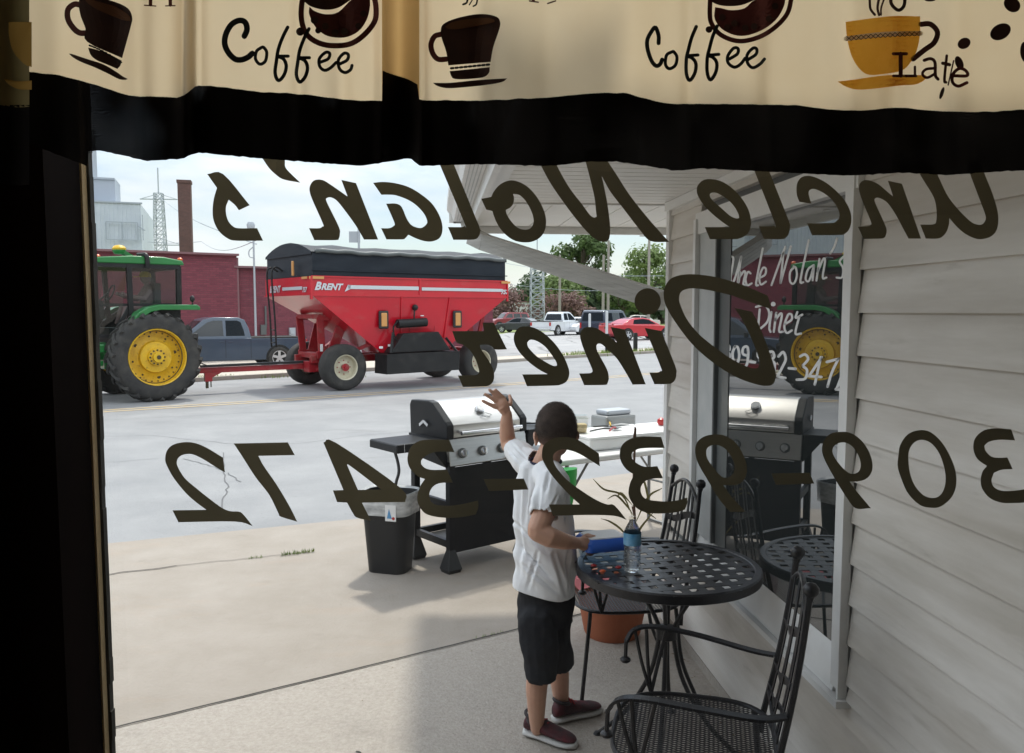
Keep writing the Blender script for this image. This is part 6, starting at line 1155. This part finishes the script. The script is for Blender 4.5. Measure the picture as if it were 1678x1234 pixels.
# eyes and brows on the face turned to the road
mb=MB()
for s in(-1,1): mb.ball(hc+Vector((s*.030,.086,-.022)),.011,10)
mb.build('eyes',M['white'],boy,smooth=True)
# cropped hair hugging the skull
mb=MB(); mb.ball(hc+Vector((0,-.008,.014)),.092,28,(.90,1.06,1.13)); mb.ball(hc+Vector((0,-.035,-.03)),.066,20,(1.02,.85,1.0))
hr=mb.build('hair',M['hair'],None); voxel(hr,.004,3); 
me=hr.data; bm=bmesh.new(); bm.from_mesh(me)
dead=[v for v in bm.verts if (v.co.y-hc.y)>.055-.0+.9*max(0,(v.co.z-hc.z-.01)) or (v.co.z-hc.z)<-.062+.25*abs(v.co.x-hc.x)+.9*max(0,v.co.y-hc.y+.02)]
bmesh.ops.delete(bm,geom=dead,context='VERTS'); bm.to_mesh(me); bm.free(); hr.parent=boy
rnd_=random.Random(77); mb=MB(); fl=[(p.center.copy(),p.normal.copy()) for p in me.polygons]; fl=[q for q in fl if q[1].length>.5]
for i in range(9000):
    c,nn_=rnd_.choice(fl); c=c+Vector((rnd_.uniform(-.003,.003),rnd_.uniform(-.003,.003),rnd_.uniform(-.003,.003))); d=(nn_*.75+Vector((rnd_.uniform(-.4,.4),rnd_.uniform(-.4,.4),-.5))).normalized(); s_=d.orthogonal().normalized()*.0006; mb.add([c-s_-nn_*.001,c+s_-nn_*.001,c+d*rnd_.uniform(.003,.0065)],[(0,1,2)])
mb.build('hair_stubble',M['hair'],boy)
def wrinkle(sc1,am,dirv=(1,1,1)):
    d=Vector(dirv)
    def f(co,n): 
        q=Vector((co.x*d.x,co.y*d.y,co.z*d.z)); return n*(am*(noise.noise(q*sc1)+.5*noise.noise(q*sc1*2.3+Vector((4,2,1)))))
    return f
# shirt
mb=MB(); mb.tube([J(892,756,3.25),J(889,768,3.25),J(889,800,3.24),J(891,850,3.22),J(893,900,3.21),J(893,940,3.20),J(892,972,3.20)],[.055,.095,.112,.114,.121,.124,.122],28,sq=.80,up=(.15,1,0))
blobtube(mb,[J(880,768,3.28),J(862,758,3.34),J(847,738,3.43)],[.062,.060,.052])
blobtube(mb,[J(897,778,3.20),J(906,790,3.12),J(899,822,3.06),J(894,838,3.04)],[.070,.064,.061,.060])
sh_=mb.build('t_shirt',M['shirt'],None); voxel(sh_,.005,5,None)
me=sh_.data
# folds that run from the shoulder to the hem
def cr_(a,b,w_,am): p,q=J(*a,3.15),J(*b,3.15); return (p.x,p.z,q.x,q.z,w_,am)
CRE=[cr_((868,775),(858,880),.006,.010),cr_((880,790),(866,850),.005,.008),cr_((855,800),(850,960),.007,.009),cr_((896,770),(885,800),.005,.007),cr_((852,900),(905,945),.006,.011),cr_((858,925),(915,968),.006,.009),cr_((905,905),(925,975),.007,.010),cr_((930,900),(928,970),.005,.008),cr_((880,900),(862,965),.006,.008),cr_((905,800),(882,830),.004,.006),cr_((922,800),(926,860),.005,.008),cr_((868,760),(846,742),.004,.006),cr_((858,770),(838,750),.004,.006),cr_((845,860),(900,905),.006,.009)]
NN=[(v,v.co.copy(),v.normal.copy()) for v in me.vertices]
for v,c,vn in NN:
    a=c.x*34+c.z*9+c.y*12; low=min(1,max(0,(1.13-c.z)/.35)); f=.0045*math.sin(a)*low+.013*abs(noise.noise(Vector((c.x*13+c.z*7,c.y*13,c.z*2.2))))-.002+.004*noise.noise(Vector((c.x*16,c.y*16,c.z*7)))+.0055*noise.noise(Vector((c.x*8+c.z*5,c.y*8,c.z*3)))
    f+=.008*math.sin((c.z+c.x*1.3)*40+3*noise.noise(c*5))*math.exp(-((c.z-.74)/.10)**2)
    if vn.y<.3:
        for (x0,z0,x1,z1,wd,am) in CRE:
            px_,pz_=c.x-x0,c.z-z0; dx_,dz_=x1-x0,z1-z0; t_=max(0,min(1,(px_*dx_+pz_*dz_)/(dx_*dx_+dz_*dz_))); q_=math.hypot(px_-dx_*t_,pz_-dz_*t_); f-=am*math.sin(PI*min(1,.12+t_*.88))*(math.exp(-(q_/wd)**2)-.45*math.exp(-((q_-2.1*wd)/wd)**2))
    v.co=c+vn*f
bm=bmesh.new(); bm.from_mesh(me)
hemz=lambda c: J(892,972,3.2).z+.030*( (J(892,972,3.2).x-c.x)/.12)
for pl_co,pl_no in ((J(892,970,3.2),Vector((-.22,0,-1))),): 
    g_=bm.verts[:]+bm.edges[:]+bm.faces[:]; bmesh.ops.bisect_plane(bm,geom=g_,plane_co=pl_co,plane_no=pl_no.normalized(),clear_outer=True)
# open sleeve ends
for a,b in((J(862,758,3.34),J(845,733,3.45)),(J(899,815,3.07),J(893,843,3.035))):
    d=(b-a).normalized(); dead=[f for f in bm.faces if 0<(f.calc_center_median()-b).dot(d)<.08 and ((f.calc_center_median()-b)-d*(f.calc_center_median()-b).dot(d)).length<.0655 and f.normal.dot(d)>-.2 and (f.normal.dot(d)>.35 or (f.calc_center_median()-b).dot(d)>.004)]; bmesh.ops.delete(bm,geom=dead,context='FACES')
nk=J(893,752,3.25); dead=[f for f in bm.faces if f.calc_center_median().z>nk.z-.012+.12*(f.calc_center_median().y-3.25) and (f.calc_center_median()-nk).length<.068]; bmesh.ops.delete(bm,geom=dead,context='FACES')
bm.to_mesh(me); bm.free(); sh_.parent=boy
so_=sh_.modifiers.new('thick','SOLIDIFY'); so_.thickness=.003; so_.offset=-1
mb=MB(); P=[nk+Vector((.064*math.cos(t),.058*math.sin(t)+.002,-.010+.006*math.sin(t))) for t in [2*PI*i/32 for i in range(32)]]; mb.tube(P,.0065,8,closed=True); mb.build('collar',M['navy'],boy,smooth='all')
mb=MB(); 
for dz in(0,.012):
    a=J(888,757+dz*300,3.19); b=J(866,742+dz*300,3.28); 
# shorts
mb=MB(); mb.tube([J(892,955,3.2),J(893,985,3.21),J(894,1020,3.21)],[.108,.114,.108],26,sq=.84,up=(.15,1,0))
blobtube(mb,[J(882,1010,3.17),J(882,1050,3.14),J(886,1088,3.12),J(887,1106,3.12)],[.082,.077,.067,.064])
blobtube(mb,[J(904,1010,3.26),J(910,1050,3.26),J(916,1078,3.27),J(918,1090,3.275)],[.078,.066,.056,.054])
st_=mb.build('shorts',M['shorts'],None); voxel(st_,.005,4,None); me=st_.data
NN=[(v,v.co.copy(),v.normal.copy()) for v in me.vertices]
for v,c,vn in NN:
    v.co=c+vn*(.012*noise.noise(Vector((c.x*9,c.y*9,c.z*11)))+.005*math.sin((c.z+c.x*.8)*48)*noise.noise(c*6)+.003*noise.noise(c*30))
bm=bmesh.new(); bm.from_mesh(me)
for a,b,rr in((J(886,1088,3.12),J(887,1113,3.12),.085),(J(916,1075,3.27),J(919,1094,3.28),.075)):
    d=(b-a).normalized(); dead=[f for f in bm.faces if (f.calc_center_median()-b).dot(d)>-.006 and (f.calc_center_median()-b).length<rr]; bmesh.ops.delete(bm,geom=dead,context='FACES')
bm.to_mesh(me); bm.free(); st_.parent=boy; so_=st_.modifiers.new('thick','SOLIDIFY'); so_.thickness=.003; so_.offset=-1
# socks and shoes
def shoe(heel,toe,ank,lab):
    heel=Vector(heel); toe=Vector(toe); d=(toe-heel).normalized(); s_=Vector((-d.y,d.x,0)); L=.225; base=heel.copy(); base.z=.012
    def ring(t,w_,z0_,z1_,nn=16):
        c=base+d*(L*t); return [c+s_*(w_*math.cos(a))+Vector((0,0,(z0_+z1_)/2+(z1_-z0_)/2*math.sin(a))) for a in [2*PI*i/nn for i in range(nn)]]
    sh=thing('shoe',None,None); sh.parent=boy
    mb=MB(); mb.rings([ring(t,w_,.022,h) for t,w_,h in((-.02,.012,.05),(.0,.028,.075),(.08,.034,.088),(.22,.036,.086),(.38,.036,.078),(.55,.040,.062),(.72,.043,.052),(.88,.038,.045),(.97,.024,.038),(1.0,.010,.032))]); mb.build('upper',M['shoe'],sh,smooth='all',sub=1)
    mb=MB(); mb.rings([[p for p in ring(t,w_,.0,.026)] for t,w_ in((-.03,.014),(.0,.032),(.1,.038),(.3,.036),(.5,.041),(.72,.047),(.9,.042),(1.0,.024),(1.02,.012))]); mb.build('sole',M['sole'],sh,smooth='all')
    mb=MB(); mb.tube([base+d*(L*.16)+Vector((0,0,.084))+s_*(.030*math.cos(a))+d*(.034*math.sin(a))-Vector((0,0,.012*math.sin(a))) for a in [2*PI*i/20 for i in range(20)]],.007,8,closed=True); mb.build('shoe_collar',M['shoedark'],sh,smooth='all'); mb=MB()
    for k in range(5): t=.30+k*.075; c=base+d*(L*t)+Vector((0,0,.088-.011*k)); mb.tube([c-s_*.024-Vector((0,0,.006)),c+Vector((0,0,.004)),c+s_*.024-Vector((0,0,.006))],.0035,6)
    mb.build('laces',M['tred2'],sh,smooth='all')
    mb=MB(); c=base+d*(L*.13); mb.tube([c+Vector((0,0,.07)),ank],[.031,.029],14); mb.build('sock',M['shoedark'],sh,smooth='all')
h1=aZ(862,1206,0); t1=aZ(950,1233,0); shoe(h1,t1,J(880,1188,3.15),'near')
h2=aZ(908,1188,0); t2=aZ(972,1172,0); shoe(h2,t2,J(922,1163,3.33),'far')
